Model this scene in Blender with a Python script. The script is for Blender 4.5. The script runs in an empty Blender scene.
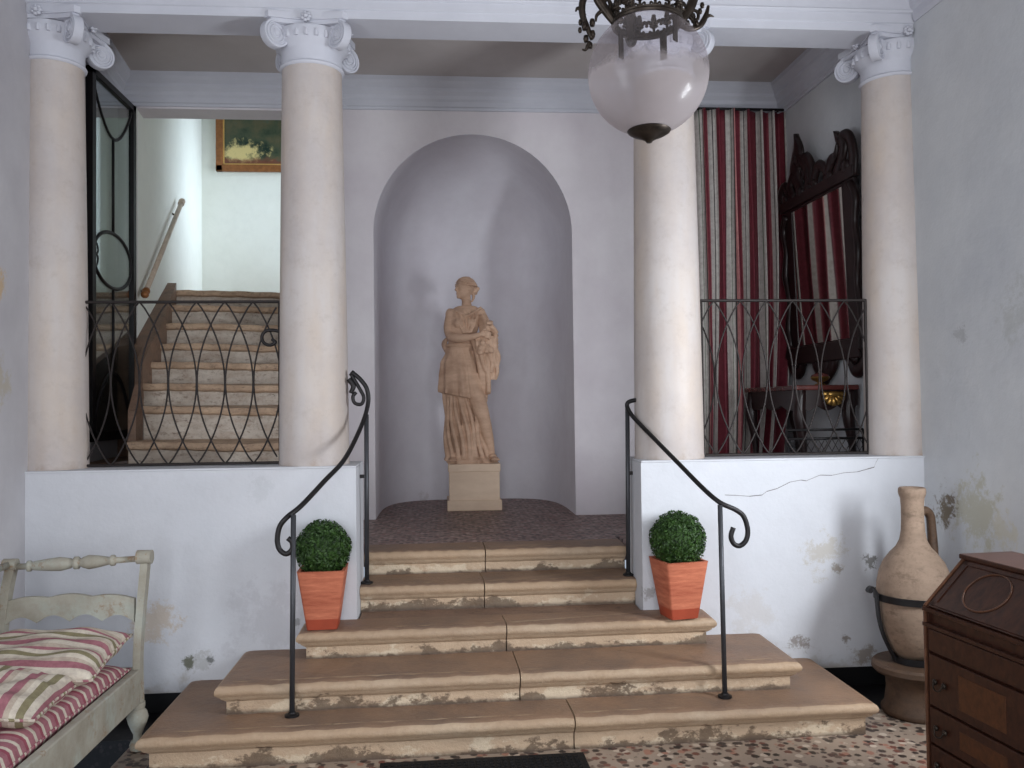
import bpy, bmesh, math, random
from mathutils import Vector, Matrix
PI = math.pi
S = bpy.context.scene
COL = S.collection
random.seed(7)

# ------------------------------------------------------------------ helpers
def obj(name, bm, mat, parent=None, smooth=False, kind=None, label=None):
    me = bpy.data.meshes.new(name)
    bmesh.ops.recalc_face_normals(bm, faces=bm.faces[:])
    if smooth:
        for f in bm.faces: f.smooth = True
        if smooth == 'auto':
            for e in bm.edges:
                if len(e.link_faces) == 2 and e.calc_face_angle(0) > math.radians(38): e.smooth = False
    bm.to_mesh(me); bm.free()
    o = bpy.data.objects.new(name, me); COL.objects.link(o)
    for m in (mat if isinstance(mat, (list, tuple)) else [mat]): me.materials.append(m)
    if parent: o.parent = parent
    if kind: o['kind'] = kind
    if label: o['label'] = label
    return o
def struct(name, bm, mat, label, cat, smooth=False):
    o = obj(name, bm, mat, smooth=smooth); o['kind'] = 'structure'
    o['label'] = label; o['category'] = cat
    return o
def thing(name, label, cat, loc=(0, 0, 0), rz=0.0, group=None):
    o = bpy.data.objects.new(name, None); COL.objects.link(o)
    o.location = loc; o.rotation_euler = (0, 0, rz)
    o.empty_display_size = .1
    o['label'] = label; o['category'] = cat
    if group: o['group'] = group
    return o
def tag(o, label, cat, group=None):
    o['label'] = label; o['category'] = cat
    if group: o['group'] = group
    return o
def dup(root, loc, rz, label, group=None):
    r = root.copy(); COL.objects.link(r); r.location = loc; r.rotation_euler = (0, 0, rz)
    r['label'] = label
    if group: r['group'] = group
    for ch in list(root.children):
        c = ch.copy(); COL.objects.link(c); c.parent = r
        for g in list(ch.children):
            d = g.copy(); COL.objects.link(d); d.parent = c
    return r
def box(bm, x0, x1, y0, y1, z0, z1, bev=0.0, seg=2):
    vs = [bm.verts.new(p) for p in ((x0,y0,z0),(x1,y0,z0),(x1,y1,z0),(x0,y1,z0),(x0,y0,z1),(x1,y0,z1),(x1,y1,z1),(x0,y1,z1))]
    fs = [bm.faces.new([vs[i] for i in q]) for q in ((3,2,1,0),(4,5,6,7),(0,1,5,4),(1,2,6,5),(2,3,7,6),(3,0,4,7))]
    if bev:
        es = list({e for f in fs for e in f.edges})
        bmesh.ops.bevel(bm, geom=es, offset=bev, segments=seg, profile=.5, affect='EDGES')
    return vs
def rings(bm, rs, cap0=True, cap1=True, closed=True):
    """loft through a list of rings (lists of points)"""
    vr = [[bm.verts.new(p) for p in r] for r in rs]
    n = len(vr[0])
    for a, b in zip(vr, vr[1:]):
        for i in range(n if closed else n-1):
            j = (i+1) % n
            bm.faces.new((a[i], a[j], b[j], b[i]))
    if cap0: bm.faces.new(vr[0][::-1])
    if cap1: bm.faces.new(vr[-1])
    return vr
def lathe(bm, prof, c=(0, 0, 0), seg=32, a0=0, a1=2*PI):
    full = abs(a1-a0-2*PI) < 1e-6
    n = seg if full else seg+1
    rs = []
    for r, z in prof:
        rs.append([(c[0]+r*math.cos(a0+(a1-a0)*i/seg), c[1]+r*math.sin(a0+(a1-a0)*i/seg), c[2]+z) for i in range(n)])
    loop = prof[0] == prof[-1]
    return rings(bm, rs, cap0=full and not loop and prof[0][0] > 1e-5, cap1=full and not loop and prof[-1][0] > 1e-5, closed=full)
def smoothpath(pts, n=8):
    """Catmull-Rom through points"""
    P = [Vector(p) for p in pts]
    if len(P) < 3: return P
    Q = [P[0]*2-P[1]]+P+[P[-1]*2-P[-2]]
    out = []
    for i in range(1, len(Q)-2):
        for k in range(n):
            t = k/n
            a, b, c, d = Q[i-1], Q[i], Q[i+1], Q[i+2]
            out.append(.5*((2*b)+(-a+c)*t+(2*a-5*b+4*c-d)*t*t+(-a+3*b-3*c+d)*t**3))
    out.append(P[-1])
    return out
def tube(bm, pts, r, seg=8, flat=None, cap=True):
    P = [Vector(p) for p in pts]
    R = r if isinstance(r, (list, tuple)) else [r]*len(P)
    if len(R) != len(P):
        R = [R[min(len(R)-1, int(i*(len(R)-1)/(len(P)-1)))]*(1-(i*(len(R)-1)/(len(P)-1))%1)+R[min(len(R)-1, int(i*(len(R)-1)/(len(P)-1))+1)]*((i*(len(R)-1)/(len(P)-1))%1) for i in range(len(P))]
    t0 = (P[1]-P[0]).normalized()
    up = Vector((0, 0, 1)) if abs(t0.z) < .9 else Vector((0, 1, 0))
    nrm = (up - t0*up.dot(t0)).normalized()
    rs = []
    for i, p in enumerate(P):
        t = (P[min(i+1, len(P)-1)]-P[max(i-1, 0)])
        t = t.normalized() if t.length > 1e-9 else t0
        nrm = (nrm - t*nrm.dot(t))
        nrm = nrm.normalized() if nrm.length > 1e-6 else t.orthogonal().normalized()
        b = t.cross(nrm)
        f = flat or 1.0
        rs.append([p+(nrm*math.cos(2*PI*k/seg)*f+b*math.sin(2*PI*k/seg))*R[i] for k in range(seg)])
    rings(bm, rs, cap, cap)
def ball(bm, c, r, seg=16, sc=(1, 1, 1), rot=None):
    n = seg//2
    rs = []
    for i in range(1, n):
        a = PI*i/n
        ring = []
        for k in range(seg):
            b = 2*PI*k/seg
            v = Vector((math.sin(a)*math.cos(b)*sc[0], math.sin(a)*math.sin(b)*sc[1], -math.cos(a)*sc[2]))*r
            if rot: v = rot @ v
            ring.append(Vector(c)+v)
        rs.append(ring)
    rings(bm, rs)
def extr(bm, prof, p0, p1, nrm, cap=True):
    """extrude a closed 2D profile [(out, z)] from p0 to p1; nrm = outward direction (xy)"""
    a = [Vector((p0[0]+nrm[0]*o, p0[1]+nrm[1]*o, z)) for o, z in prof]
    b = [Vector((p1[0]+nrm[0]*o, p1[1]+nrm[1]*o, z)) for o, z in prof]
    rings(bm, [a, b], cap, cap)
def poly(bm, pts): return bm.faces.new([bm.verts.new(p) for p in pts])
def prism(bm, pts2, plane, a, b):
    """extrude a 2D polygon: plane 'xz' (extrude y), 'yz' (extrude x), 'xy' (extrude z)"""
    def m(p, d):
        return {'xz': (p[0], d, p[1]), 'yz': (d, p[0], p[1]), 'xy': (p[0], p[1], d)}[plane]
    rings(bm, [[m(p, a) for p in pts2], [m(p, b) for p in pts2]])

# ------------------------------------------------------------------ materials
class NT:
    def __init__(s, name):
        s.m = bpy.data.materials.new(name); s.m.use_nodes = True
        s.t = s.m.node_tree; s.n = s.t.nodes; s.l = s.t.links
        s.b = s.n['Principled BSDF']; s.out = s.n['Material Output']
        s.tc = s.n.new('ShaderNodeTexCoord')
        s.b.inputs['Specular IOR Level'].default_value = .3
    def L(s, a, b): s.l.new(a, b)
    def map(s, scale=(1, 1, 1), src='Object', rot=(0, 0, 0)):
        m = s.n.new('ShaderNodeMapping'); m.inputs['Scale'].default_value = scale
        m.inputs['Rotation'].default_value = rot
        s.L(s.tc.outputs[src], m.inputs[0]); return m.outputs[0]
    def noise(s, sc, det=5, rough=.55, vec=None, dist=0):
        n = s.n.new('ShaderNodeTexNoise'); n.inputs['Scale'].default_value = sc
        n.inputs['Detail'].default_value = det; n.inputs['Roughness'].default_value = rough
        n.inputs['Distortion'].default_value = dist
        s.L(vec or s.tc.outputs['Object'], n.inputs['Vector']); return n.outputs['Fac']
    def ramp(s, fac, stops, interp='LINEAR'):
        r = s.n.new('ShaderNodeValToRGB'); r.color_ramp.interpolation = interp
        e = r.color_ramp.elements
        while len(e) < len(stops): e.new(.5)
        for i, (p, c) in enumerate(stops):
            e[i].position = p; e[i].color = (*c, 1) if isinstance(c, tuple) else (c, c, c, 1)
        s.L(fac, r.inputs[0]); return r.outputs[0]
    def mix(s, fac, a, b, mode='MIX'):
        m = s.n.new('ShaderNodeMix'); m.data_type = 'RGBA'; m.blend_type = mode
        for sock, v in ((m.inputs[0], fac), (m.inputs[6], a), (m.inputs[7], b)):
            if isinstance(v, (int, float)): sock.default_value = v
            elif isinstance(v, tuple): sock.default_value = (*v, 1)
            else: s.L(v, sock)
        return m.outputs[2]
    def math(s, op, a, b=0.0, c=0.0):
        m = s.n.new('ShaderNodeMath'); m.operation = op
        for k, v in enumerate((a, b, c)):
            if isinstance(v, (int, float)): m.inputs[k].default_value = v
            else: s.L(v, m.inputs[k])
        return m.outputs[0]
    def sep(s, src='Object'):
        x = s.n.new('ShaderNodeSeparateXYZ'); s.L(s.tc.outputs[src], x.inputs[0]); return x.outputs
    def bump(s, h, st=.2, d=.01):
        b = s.n.new('ShaderNodeBump'); b.inputs['Strength'].default_value = st; b.inputs['Distance'].default_value = d
        s.L(h, b.inputs['Height']); s.L(b.outputs[0], s.b.inputs['Normal'])
    def base(s, c, rough=.6, metal=0):
        if isinstance(c, tuple): s.b.inputs['Base Color'].default_value = (*c, 1)
        else: s.L(c, s.b.inputs['Base Color'])
        if isinstance(rough, (int, float)): s.b.inputs['Roughness'].default_value = rough
        else: s.L(rough, s.b.inputs['Roughness'])
        s.b.inputs['Metallic'].default_value = metal
        return s.m

def sr(r, g, b):
    f = lambda v: (v/255/12.92) if v/255 <= .04045 else ((v/255+.055)/1.055)**2.4
    return (f(r), f(g), f(b))

def plaster(name, base, tint, low=None, lowmax=.7, peel=0.0, bumps=.25, stain=None):
    t = NT(name)
    c = t.mix(t.ramp(t.noise(1.3, 6, .6), [(.35, 0.0), (.7, 1.0)]), base, tint)
    c = t.mix(t.math('MULTIPLY', t.ramp(t.noise(9, 6, .7), [(.45, 0.0), (.75, 1.0)]), .25), c, tuple(v*.8 for v in base))
    z = t.sep()[2]
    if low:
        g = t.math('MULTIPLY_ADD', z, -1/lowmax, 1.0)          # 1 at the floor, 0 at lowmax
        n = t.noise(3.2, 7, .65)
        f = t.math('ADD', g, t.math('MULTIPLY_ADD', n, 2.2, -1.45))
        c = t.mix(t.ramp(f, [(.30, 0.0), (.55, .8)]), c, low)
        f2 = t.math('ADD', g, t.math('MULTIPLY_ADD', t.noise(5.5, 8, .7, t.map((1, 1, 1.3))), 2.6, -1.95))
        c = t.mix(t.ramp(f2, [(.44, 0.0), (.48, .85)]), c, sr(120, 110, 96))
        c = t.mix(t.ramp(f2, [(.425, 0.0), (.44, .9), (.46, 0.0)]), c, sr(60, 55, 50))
    if peel:
        n = t.noise(2.1, 9, .72)
        c = t.mix(t.ramp(n, [(peel, 0.0), (peel+.02, .6)]), c, sr(150, 140, 120))
    if stain:                                                   # damp, flaked patches with their own places
        for (px, py, pz, rad, colr, st) in stain:
            vs = t.n.new('ShaderNodeVectorMath'); vs.operation = 'DISTANCE'
            t.L(t.tc.outputs['Object'], vs.inputs[0]); vs.inputs[1].default_value = (px, py, pz)
            d = t.math('DIVIDE', vs.outputs['Value'], rad)
            f = t.math('ADD', t.math('SUBTRACT', 1.0, d), t.math('MULTIPLY_ADD', t.noise(.9/rad+5, 9, .8), 4.4, -2.3))
            c = t.mix(t.ramp(f, [(.18, 0.0), (.55, st)]), c, colr)
    t.bump(t.math('ADD', t.noise(6, 6, .6), t.math('MULTIPLY', t.noise(60, 4), .15)), bumps, .02)
    return t.base(c, .75)

M = {}
M['parapet'] = plaster('painted_plaster_front', sr(203, 204, 209), sr(196, 198, 204), low=sr(160, 152, 142), lowmax=.55,
    stain=[(-1.30, 4.66, .25, .10, sr(170, 170, 170), .8), (-1.36, 4.66, .26, .045, sr(95, 96, 80), .9), (-1.25, 4.66, .27, .03, sr(90, 92, 90), .8), (-.92, 4.66, .48, .30, sr(178, 178, 184), .45), (-.80, 4.66, .45, .04, sr(120, 120, 120), .7),
           (2.12, 4.66, .74, .15, sr(178, 170, 156), .6), (2.20, 4.66, .655, .045, sr(140, 130, 118), .8), (2.39, 4.66, .69, .06, sr(90, 86, 80), .8), (2.34, 4.66, .17, .10, sr(140, 128, 116), .8),
           (2.24, 4.66, .26, .035, sr(120, 108, 98), .8), (1.98, 4.66, .25, .08, sr(110, 96, 84), .7), (1.70, 4.66, .42, .18, sr(188, 184, 182), .5), (1.12, 4.66, .56, .06, sr(140, 136, 134), .7),
           (-1.55, 4.66, .48, .16, sr(184, 164, 138), .6), (-1.0, 4.66, 1.17, .10, sr(186, 188, 192), .5)])
M['upper'] = plaster('painted_plaster_inner', sr(216, 211, 214), sr(200, 192, 198), bumps=.15)
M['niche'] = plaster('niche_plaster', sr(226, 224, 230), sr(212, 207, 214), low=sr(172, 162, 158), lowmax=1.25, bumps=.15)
M['left'] = plaster('left_wall_plaster', sr(196, 194, 197), sr(176, 173, 178), bumps=.2,
    stain=[(-2.15, 4.3, 2.22, .14, sr(196, 168, 128), .8), (-2.15, 4.3, 1.75, .2, sr(176, 164, 132), .5)])
M['right'] = plaster('right_wall_plaster', sr(204, 206, 208), sr(186, 189, 194), low=sr(150, 150, 142), lowmax=.75, bumps=.35,
    stain=[(2.74, 4.20, 1.02, .26, sr(176, 172, 150), .7), (2.73, 4.46, 1.0, .13, sr(104, 90, 68), .9), (2.73, 4.0, .95, .14, sr(196, 192, 176), .7), (2.75, 3.85, 2.0, .2, sr(172, 174, 172), .5), (2.73, 4.3, 1.95, .07, sr(150, 150, 152), .5)])
M['trim'] = plaster('white_moulding_paint', sr(198, 199, 207), sr(186, 187, 196), bumps=.08)
M['ceil'] = plaster('inner_ceiling_plaster', sr(192, 186, 184), sr(180, 173, 170), bumps=.1)
M['soffit'] = plaster('soffit_plaster', sr(176, 172, 176), sr(168, 164, 168), bumps=.1)
M['room'] = plaster('entrance_room_plaster', sr(180, 176, 174), sr(170, 166, 162), bumps=.1)
M['stair_wall'] = plaster('stairwell_plaster', sr(228, 229, 222), sr(222, 223, 214), bumps=.1)

def stone(name, a, b, dark, sc=1.0, bumps=.4, rough=.55, pits=True):
    t = NT(name)
    c = t.mix(t.ramp(t.noise(2.5*sc, 8, .65, t.map((1, 1, 2.5))), [(.35, 0.0), (.65, 1.0)]), a, b)
    if pits:
        c = t.mix(t.ramp(t.noise(7*sc, 9, .75, t.map((1, 1, 2.0))), [(.54, 0.0), (.66, .75)]), c, dark)
        c = t.mix(t.math('MULTIPLY', t.ramp(t.noise(40, 5, .7), [(.5, 0.0), (.8, 1.0)]), .45), c, tuple(v*.55 for v in dark))
    t.bump(t.math('ADD', t.noise(14, 8, .7), t.math('MULTIPLY', t.noise(70, 4), .3)), bumps, .012)
    return t.base(c, rough)

def stepstone(name, z0, z1):
    """warm worn limestone: darker brown tread, tan rounded edge, dirt and lime flakes creeping up the riser, crease shade painted along its foot"""
    t = NT(name)
    c = t.mix(t.ramp(t.noise(2.2, 8, .62, t.map((.5, 1, 2))), [(.3, 0.0), (.7, 1.0)]), sr(186, 158, 128), sr(166, 144, 122))
    c = t.mix(t.ramp(t.noise(3.0, 8, .7, t.map((.7, 1, 1))), [(.50, 0.0), (.64, .5)]), c, sr(198, 178, 154))
    geo = t.n.new('ShaderNodeNewGeometry'); s = t.n.new('ShaderNodeSeparateXYZ'); t.L(geo.outputs['True Normal'], s.inputs[0])
    upf = t.ramp(s.outputs[2], [(.80, 0.0), (.99, 1.0)])
    tread = t.mix(t.ramp(t.noise(2.5, 8, .65), [(.3, 0.0), (.7, 1.0)]), sr(154, 122, 97), sr(118, 98, 84))
    tread = t.mix(t.ramp(t.noise(5, 8, .75), [(.5, 0.0), (.7, .5)]), tread, sr(120, 100, 88))
    c = t.mix(upf, c, tread)
    c = t.mix(t.math('MULTIPLY', t.noise(45, 5, .7), .35), c, sr(116, 92, 74))
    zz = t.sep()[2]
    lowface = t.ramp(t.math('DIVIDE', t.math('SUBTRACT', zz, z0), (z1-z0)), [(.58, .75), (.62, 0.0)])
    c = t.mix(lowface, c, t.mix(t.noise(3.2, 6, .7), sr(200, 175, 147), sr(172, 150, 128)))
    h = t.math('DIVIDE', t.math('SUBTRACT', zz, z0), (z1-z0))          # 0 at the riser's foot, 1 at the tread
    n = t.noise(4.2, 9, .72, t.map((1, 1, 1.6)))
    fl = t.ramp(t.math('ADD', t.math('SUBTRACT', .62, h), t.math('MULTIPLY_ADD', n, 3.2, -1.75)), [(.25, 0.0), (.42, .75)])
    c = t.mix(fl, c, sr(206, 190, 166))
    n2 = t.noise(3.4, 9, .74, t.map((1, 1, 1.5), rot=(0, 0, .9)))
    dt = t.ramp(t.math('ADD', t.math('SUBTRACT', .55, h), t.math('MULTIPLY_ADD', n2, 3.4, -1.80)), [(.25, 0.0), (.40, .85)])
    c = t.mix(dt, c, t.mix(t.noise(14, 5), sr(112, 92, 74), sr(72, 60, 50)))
    foot = t.ramp(t.math('ADD', h, t.math('MULTIPLY', n, .25)), [(.14, .8), (.26, 0.0)])  # dark band at the riser's foot: crease shade painted in along with dirt
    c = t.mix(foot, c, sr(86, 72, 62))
    t.bump(t.math('ADD', t.noise(9, 8, .7), t.math('MULTIPLY', t.noise(50, 4), .35)), .6, .016)
    return t.base(c, .5)
M['ustep'] = stone('stairwell_stone', sr(196, 168, 142), sr(160, 134, 112), sr(92, 74, 62), 2.2, .6)
M['uriser'] = stone('stairwell_riser_stone', sr(196, 186, 174), sr(168, 152, 138), sr(96, 78, 66), 2.6, .6)
M['ustepf'] = stone('stairwell_stringer_stone', sr(140, 112, 94), sr(118, 96, 82), sr(84, 66, 54), 1.6, .4)
def marble(name):
    t = NT(name)
    v = t.map((3, 3, .7))
    c = t.mix(t.ramp(t.noise(1.6, 8, .6, v), [(.38, 0.0), (.72, 1.0)]), sr(194, 187, 184), sr(190, 174, 160))
    c = t.mix(t.ramp(t.noise(1.5, 9, .7), [(.42, 0.0), (.68, .75)]), c, sr(172, 163, 162))
    c = t.mix(t.ramp(t.math('ADD', t.math('MULTIPLY', t.sep()[2], -4.0), t.noise(5, 7, .7)), [(.42, 0.0), (.62, .55)]), c, sr(150, 130, 112))
    c = t.mix(t.math('MULTIPLY', t.ramp(t.noise(14, 9, .75), [(.52, 0.0), (.8, 1.0)]), .45), c, sr(158, 144, 134))
    t.bump(t.noise(12, 7, .6), .12, .01)
    return t.base(c, .5)
M['marble'] = marble('column_marble')
M['capital'] = plaster('capital_white_paint', sr(202, 203, 212), sr(186, 187, 196), bumps=.15)
M['statue'] = stone('statue_stone', sr(216, 182, 156), sr(182, 148, 124), sr(150, 118, 98), 1.6, .2, .6, pits=False)
M['pedestal'] = stone('pedestal_stone', sr(222, 198, 174), sr(208, 182, 158), sr(150, 128, 108), 1.2, .15, .55, pits=False)

def terrazzo(name, bg, chips, sc=34, rough=.35):
    t = NT(name)
    v = t.n.new('ShaderNodeTexVoronoi'); v.inputs['Scale'].default_value = sc; v.inputs['Randomness'].default_value = 1
    t.L(t.tc.outputs['Object'], v.inputs['Vector'])
    sepc = t.n.new('ShaderNodeSeparateColor'); t.L(v.outputs['Color'], sepc.inputs[0])
    stops = [(i/len(chips), c) for i, c in enumerate(chips)]
    c = t.ramp(sepc.outputs[0], stops, 'CONSTANT')
    edge = t.math('ADD', v.outputs['Distance'], t.math('MULTIPLY_ADD', t.noise(90, 4), .5, -.25))
    c = t.mix(t.ramp(edge, [(.42, 0.0), (.54, 1.0)]), c, bg)
    c = t.mix(t.math('MULTIPLY', t.noise(3, 4), .35), c, tuple(x*.6 for x in bg))
    return t.base(c, rough)
M['terrazzo'] = terrazzo('terrazzo_floor', sr(160, 142, 126), [sr(40, 30, 30), sr(200, 182, 164), sr(110, 62, 52), sr(60, 48, 46), sr(96, 74, 66), sr(30, 24, 26), sr(160, 112, 94), sr(78, 52, 48)], 26)
M['terrazzo_dark'] = terrazzo('niche_terrazzo', sr(138, 118, 112), [sr(84, 66, 66), sr(176, 152, 144), sr(136, 96, 92), sr(76, 62, 62)], 30, .5)
M['border'] = terrazzo('black_terrazzo', sr(16, 15, 17), [sr(10, 10, 12), sr(26, 24, 26), sr(18, 17, 20), sr(44, 38, 40)], 45, .4)
M['skirt'] = NT('black_stone_skirting').base((.006, .006, .007), .5)

def simple(name, c, rough=.5, metal=0, nz=.15, sc=8):
    t = NT(name)
    cc = t.mix(t.ramp(t.noise(sc, 6, .6), [(.3, 0.0), (.7, 1.0)]), c, tuple(v*(1-nz*2) for v in c))
    return t.base(cc, rough, metal)
M['iron'] = simple('wrought_iron', (.022, .020, .021), .45, .4)
M['irongrey'] = simple('grey_iron_bar', (.07, .072, .08), .45, .5)
M['gridiron'] = simple('thin_iron_rod', (.030, .024, .023), .55, .4)
M['bronze'] = simple('dark_bronze', (.05, .038, .030), .4, .7, .3, 30)
M['darkwood'] = simple('dark_carved_wood', (.022, .010, .010), .3, 0, .3, 12)
M['redwood'] = simple('reddish_table_wood', (.13, .035, .03), .25, 0, .3, 12)
M['brass'] = simple('old_brass', (.55, .33, .10), .3, .9, .2, 20)
M['mat'] = simple('black_rubber_mat', (.010, .010, .012), .7, 0, .5, 60)
M['rail'] = simple('pale_wood_rail', sr(196, 178, 160), .4, 0, .15, 12)

def deskwood(name, a, b):
    t = NT(name)
    w = t.noise(3, 8, .7, t.map((14, 1.2, 9)), .6)
    c = t.mix(t.ramp(w, [(.35, 0.0), (.65, 1.0)]), a, b)
    t.bump(w, .08, .004)
    return t.base(c, .3)
M['desk'] = deskwood('walnut_veneer', (.019, .007, .005), (.050, .018, .010))
M['inlay'] = deskwood('orange_walnut_inlay', (.085, .030, .012), (.045, .017, .008))
M['deskedge'] = deskwood('walnut_edge', (.11, .048, .026), (.06, .025, .014))

def terracotta(name):
    t = NT(name)
    c = t.mix(t.ramp(t.noise(6, 6, .6, t.map((1, 1, 6))), [(.3, 0.0), (.7, 1.0)]), sr(204, 124, 94), sr(158, 82, 60))
    t.bump(t.noise(8, 7, .7, t.map((1, 1, 5))), .4, .01)
    return t.base(c, .75)
M['terra'] = terracotta('terracotta')
M['potlow'] = simple('wet_terracotta', sr(170, 76, 52), .6)
def leafm(name):
    t = NT(name)
    oi = t.noise(38, 4)
    c = t.mix(t.ramp(oi, [(.35, 0.0), (.65, 1.0)]), (.010, .026, .006), (.048, .105, .022))
    return t.base(c, .5)
M['leaf'] = leafm('boxwood_leaves')
M['amphora'] = stone('amphora_clay', sr(154, 132, 114), sr(134, 114, 98), sr(108, 90, 76), 1.5, .25, .8)
M['claybase'] = stone('clay_plinth', sr(92, 70, 54), sr(72, 57, 46), sr(62, 46, 38), 1.5, .25, .6)
def benchpaint(name):
    t = NT(name)
    c = t.mix(t.ramp(t.noise(4, 8, .7), [(.35, 0.0), (.65, 1.0)]), sr(170, 167, 155), sr(142, 136, 122))
    c = t.mix(t.ramp(t.noise(9, 9, .8), [(.56, 0.0), (.62, .8)]), c, sr(140, 112, 84))
    c = t.mix(t.ramp(t.noise(3, 6, .7, t.map((1, 2, 1), rot=(.5, 0, 0))), [(.5, 0.0), (.7, .6)]), c, sr(176, 190, 184))
    t.bump(t.noise(14, 8), .25, .008)
    return t.base(c, .6)
M['bench'] = benchpaint('worn_cream_paint')

def stripes(name, stops, period, rough=.85, sheen=True):
    t = NT(name)
    u = t.sep('UV')[0]
    f = t.math('FRACT', t.math('DIVIDE', u, period))
    c = t.ramp(f, stops, 'CONSTANT')
    c = t.mix(t.math('MULTIPLY', t.ramp(t.noise(26, 5, .75), [(.42, 0.0), (.62, 1.0)]), .55), c, (.60, .54, .56), 'MULTIPLY')
    t.bump(t.noise(220, 2), .15, .002)
    return t.base(c, rough)
RED = (.175, .028, .042); CRM = sr(186, 182, 176); GRN = sr(92, 104, 88); PNK = sr(190, 130, 128)
M['curtain'] = stripes('striped_curtain_silk', [(0, RED), (.22, (.10, .02, .03)), (.25, CRM), (.36, GRN), (.38, CRM), (.44, (.06, .05, .05)), (.46, PNK), (.49, RED), (.70, (.30, .10, .11)), (.72, CRM), (.80, sr(60, 55, 55)), (.82, CRM), (.90, RED)], .42, .55)
CRE = sr(206, 196, 180); MAU = sr(160, 106, 114); OLV = sr(138, 130, 100); TAU = sr(186, 172, 156)
M['ticking'] = stripes('ticking_cloth', [(0, CRE), (.18, MAU), (.34, TAU), (.44, CRE), (.55, OLV), (.68, CRE), (.80, MAU), (.88, TAU)], .21)
M['ticking2'] = stripes('ticking_cloth_seat', [(0, MAU), (.3, CRE), (.45, MAU), (.7, sr(150, 78, 92)), (.85, CRE)], .12)

def glassm(name, alpha, col, rough):
    t = NT(name)
    tr = t.n.new('ShaderNodeBsdfTransparent'); tr.inputs[0].default_value = (*col, 1)
    mx = t.n.new('ShaderNodeMixShader'); mx.inputs[0].default_value = alpha
    t.base(tuple(c*.8 for c in col), rough)
    t.L(tr.outputs[0], mx.inputs[1]); t.L(t.b.outputs[0], mx.inputs[2]); t.L(mx.outputs[0], t.out.inputs[0])
    return t, mx, tr
t, mx, _ = glassm('gate_glass', .5, (.86, .90, .90), .03); t.base((.62, .66, .66), .03, 1.0); M['gateglass'] = t.m
def globeglass():
    t = NT('etched_globe_glass')
    z = t.sep()[2]
    n = t.noise(9, 5, .6)
    f = t.math('ADD', t.math('MULTIPLY', z, 3.2), t.math('MULTIPLY', n, .4))     # etched below the clear upper band
    frost = t.ramp(f, [(.12, .60), (.26, .05)])
    tr = t.n.new('ShaderNodeBsdfTransparent'); tr.inputs[0].default_value = (.86, .84, .86, 1)
    tl = t.n.new('ShaderNodeBsdfTranslucent'); tl.inputs[0].default_value = (.62, .56, .57, 1)
    df = t.b; t.base(sr(182, 174, 174), .3)
    t.b.inputs['Coat Weight'].default_value = .3
    m1 = t.n.new('ShaderNodeMixShader'); m1.inputs[0].default_value = .45
    t.L(tl.outputs[0], m1.inputs[1]); t.L(df.outputs[0], m1.inputs[2])
    m2 = t.n.new('ShaderNodeMixShader')
    lw = t.n.new('ShaderNodeLayerWeight'); lw.inputs[0].default_value = .3
    fr = t.math('ADD', frost, t.math('MULTIPLY', lw.outputs['Facing'], .30))
    t.L(t.math('MINIMUM', fr, .97), m2.inputs[0]); t.L(tr.outputs[0], m2.inputs[1]); t.L(m1.outputs[0], m2.inputs[2])
    t.L(m2.outputs[0], t.out.inputs[0])
    return t.m
M['globe'] = globeglass()
_t, _m, _r = glassm('clear_glass', .03, (.97, .97, .97), .05); M['clear'] = _t.m
M['mirror'] = NT('old_mirror_silver').base((.62, .60, .58), .04, 1.0)
def paintm():
    t = NT('landscape_painting')
    n = t.noise(5, 6, .6); z = t.sep()[2]; x = t.sep()[0]
    c = t.ramp(n, [(.35, (.012, .028, .020)), (.5, (.06, .075, .045)), (.62, (.10, .09, .05)), (.75, (.05, .10, .09))])
    d = t.n.new('ShaderNodeVectorMath'); d.operation = 'DISTANCE'; t.L(t.map((1, 0, 2)), d.inputs[0]); d.inputs[1].default_value = (.28, 0, .44)
    f = t.math('ADD', d.outputs['Value'], t.math('MULTIPLY_ADD', t.noise(9, 5, .7), .8, -.4))
    c = t.mix(t.ramp(f, [(.12, 1.0), (.26, 0.0)]), c, sr(206, 188, 130))
    low = t.ramp(t.math('ADD', z, t.math('MULTIPLY', t.noise(12, 5), .12)), [(.18, 1.0), (.22, 0.0)])
    c = t.mix(t.math('MULTIPLY', low, .7), c, sr(120, 62, 48))
    return t.base(c, .35)
M['paint'] = paintm()
M['frame'] = simple('gilt_wood_frame', sr(150, 98, 58), .4, .2, .2, 20)
M['lampdark'] = M['bronze']

# ------------------------------------------------------------------ key dimensions
FY = 4.66; PT = 1.285; AB = 3.73; AT = 4.905; NY = 6.5; PZ = .752; UC = 4.095
lw = lambda y: -2.196-.113*(y-FY)
rw = lambda y: 2.726-.0235*(y-FY)
BACK = -3.2; CZ = 4.55

# floor
bm = bmesh.new()
box(bm, lw(BACK)-.2, rw(BACK)+.2, BACK, 4.30, -.2, 0)
fl = struct('floor', bm, M['terrazzo'], 'speckled brown and cream terrazzo floor of the entrance hall', 'floor')
bm = bmesh.new(); box(bm, lw(5)-.05, rw(4)+.1, 4.30, FY+.25, -.2, 0)  # black strip between the speckled floor and the front wall
struct('trim_1', bm, M['border'], 'black strip of the floor along the front wall', 'floor border')
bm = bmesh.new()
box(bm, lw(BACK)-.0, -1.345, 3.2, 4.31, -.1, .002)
struct("trim_2", bm, simple('dark_floor_strip', sr(62, 55, 56), .4, 0, .3, 20), 'dark grey floor strip under the painted bench', 'floor border')

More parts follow.
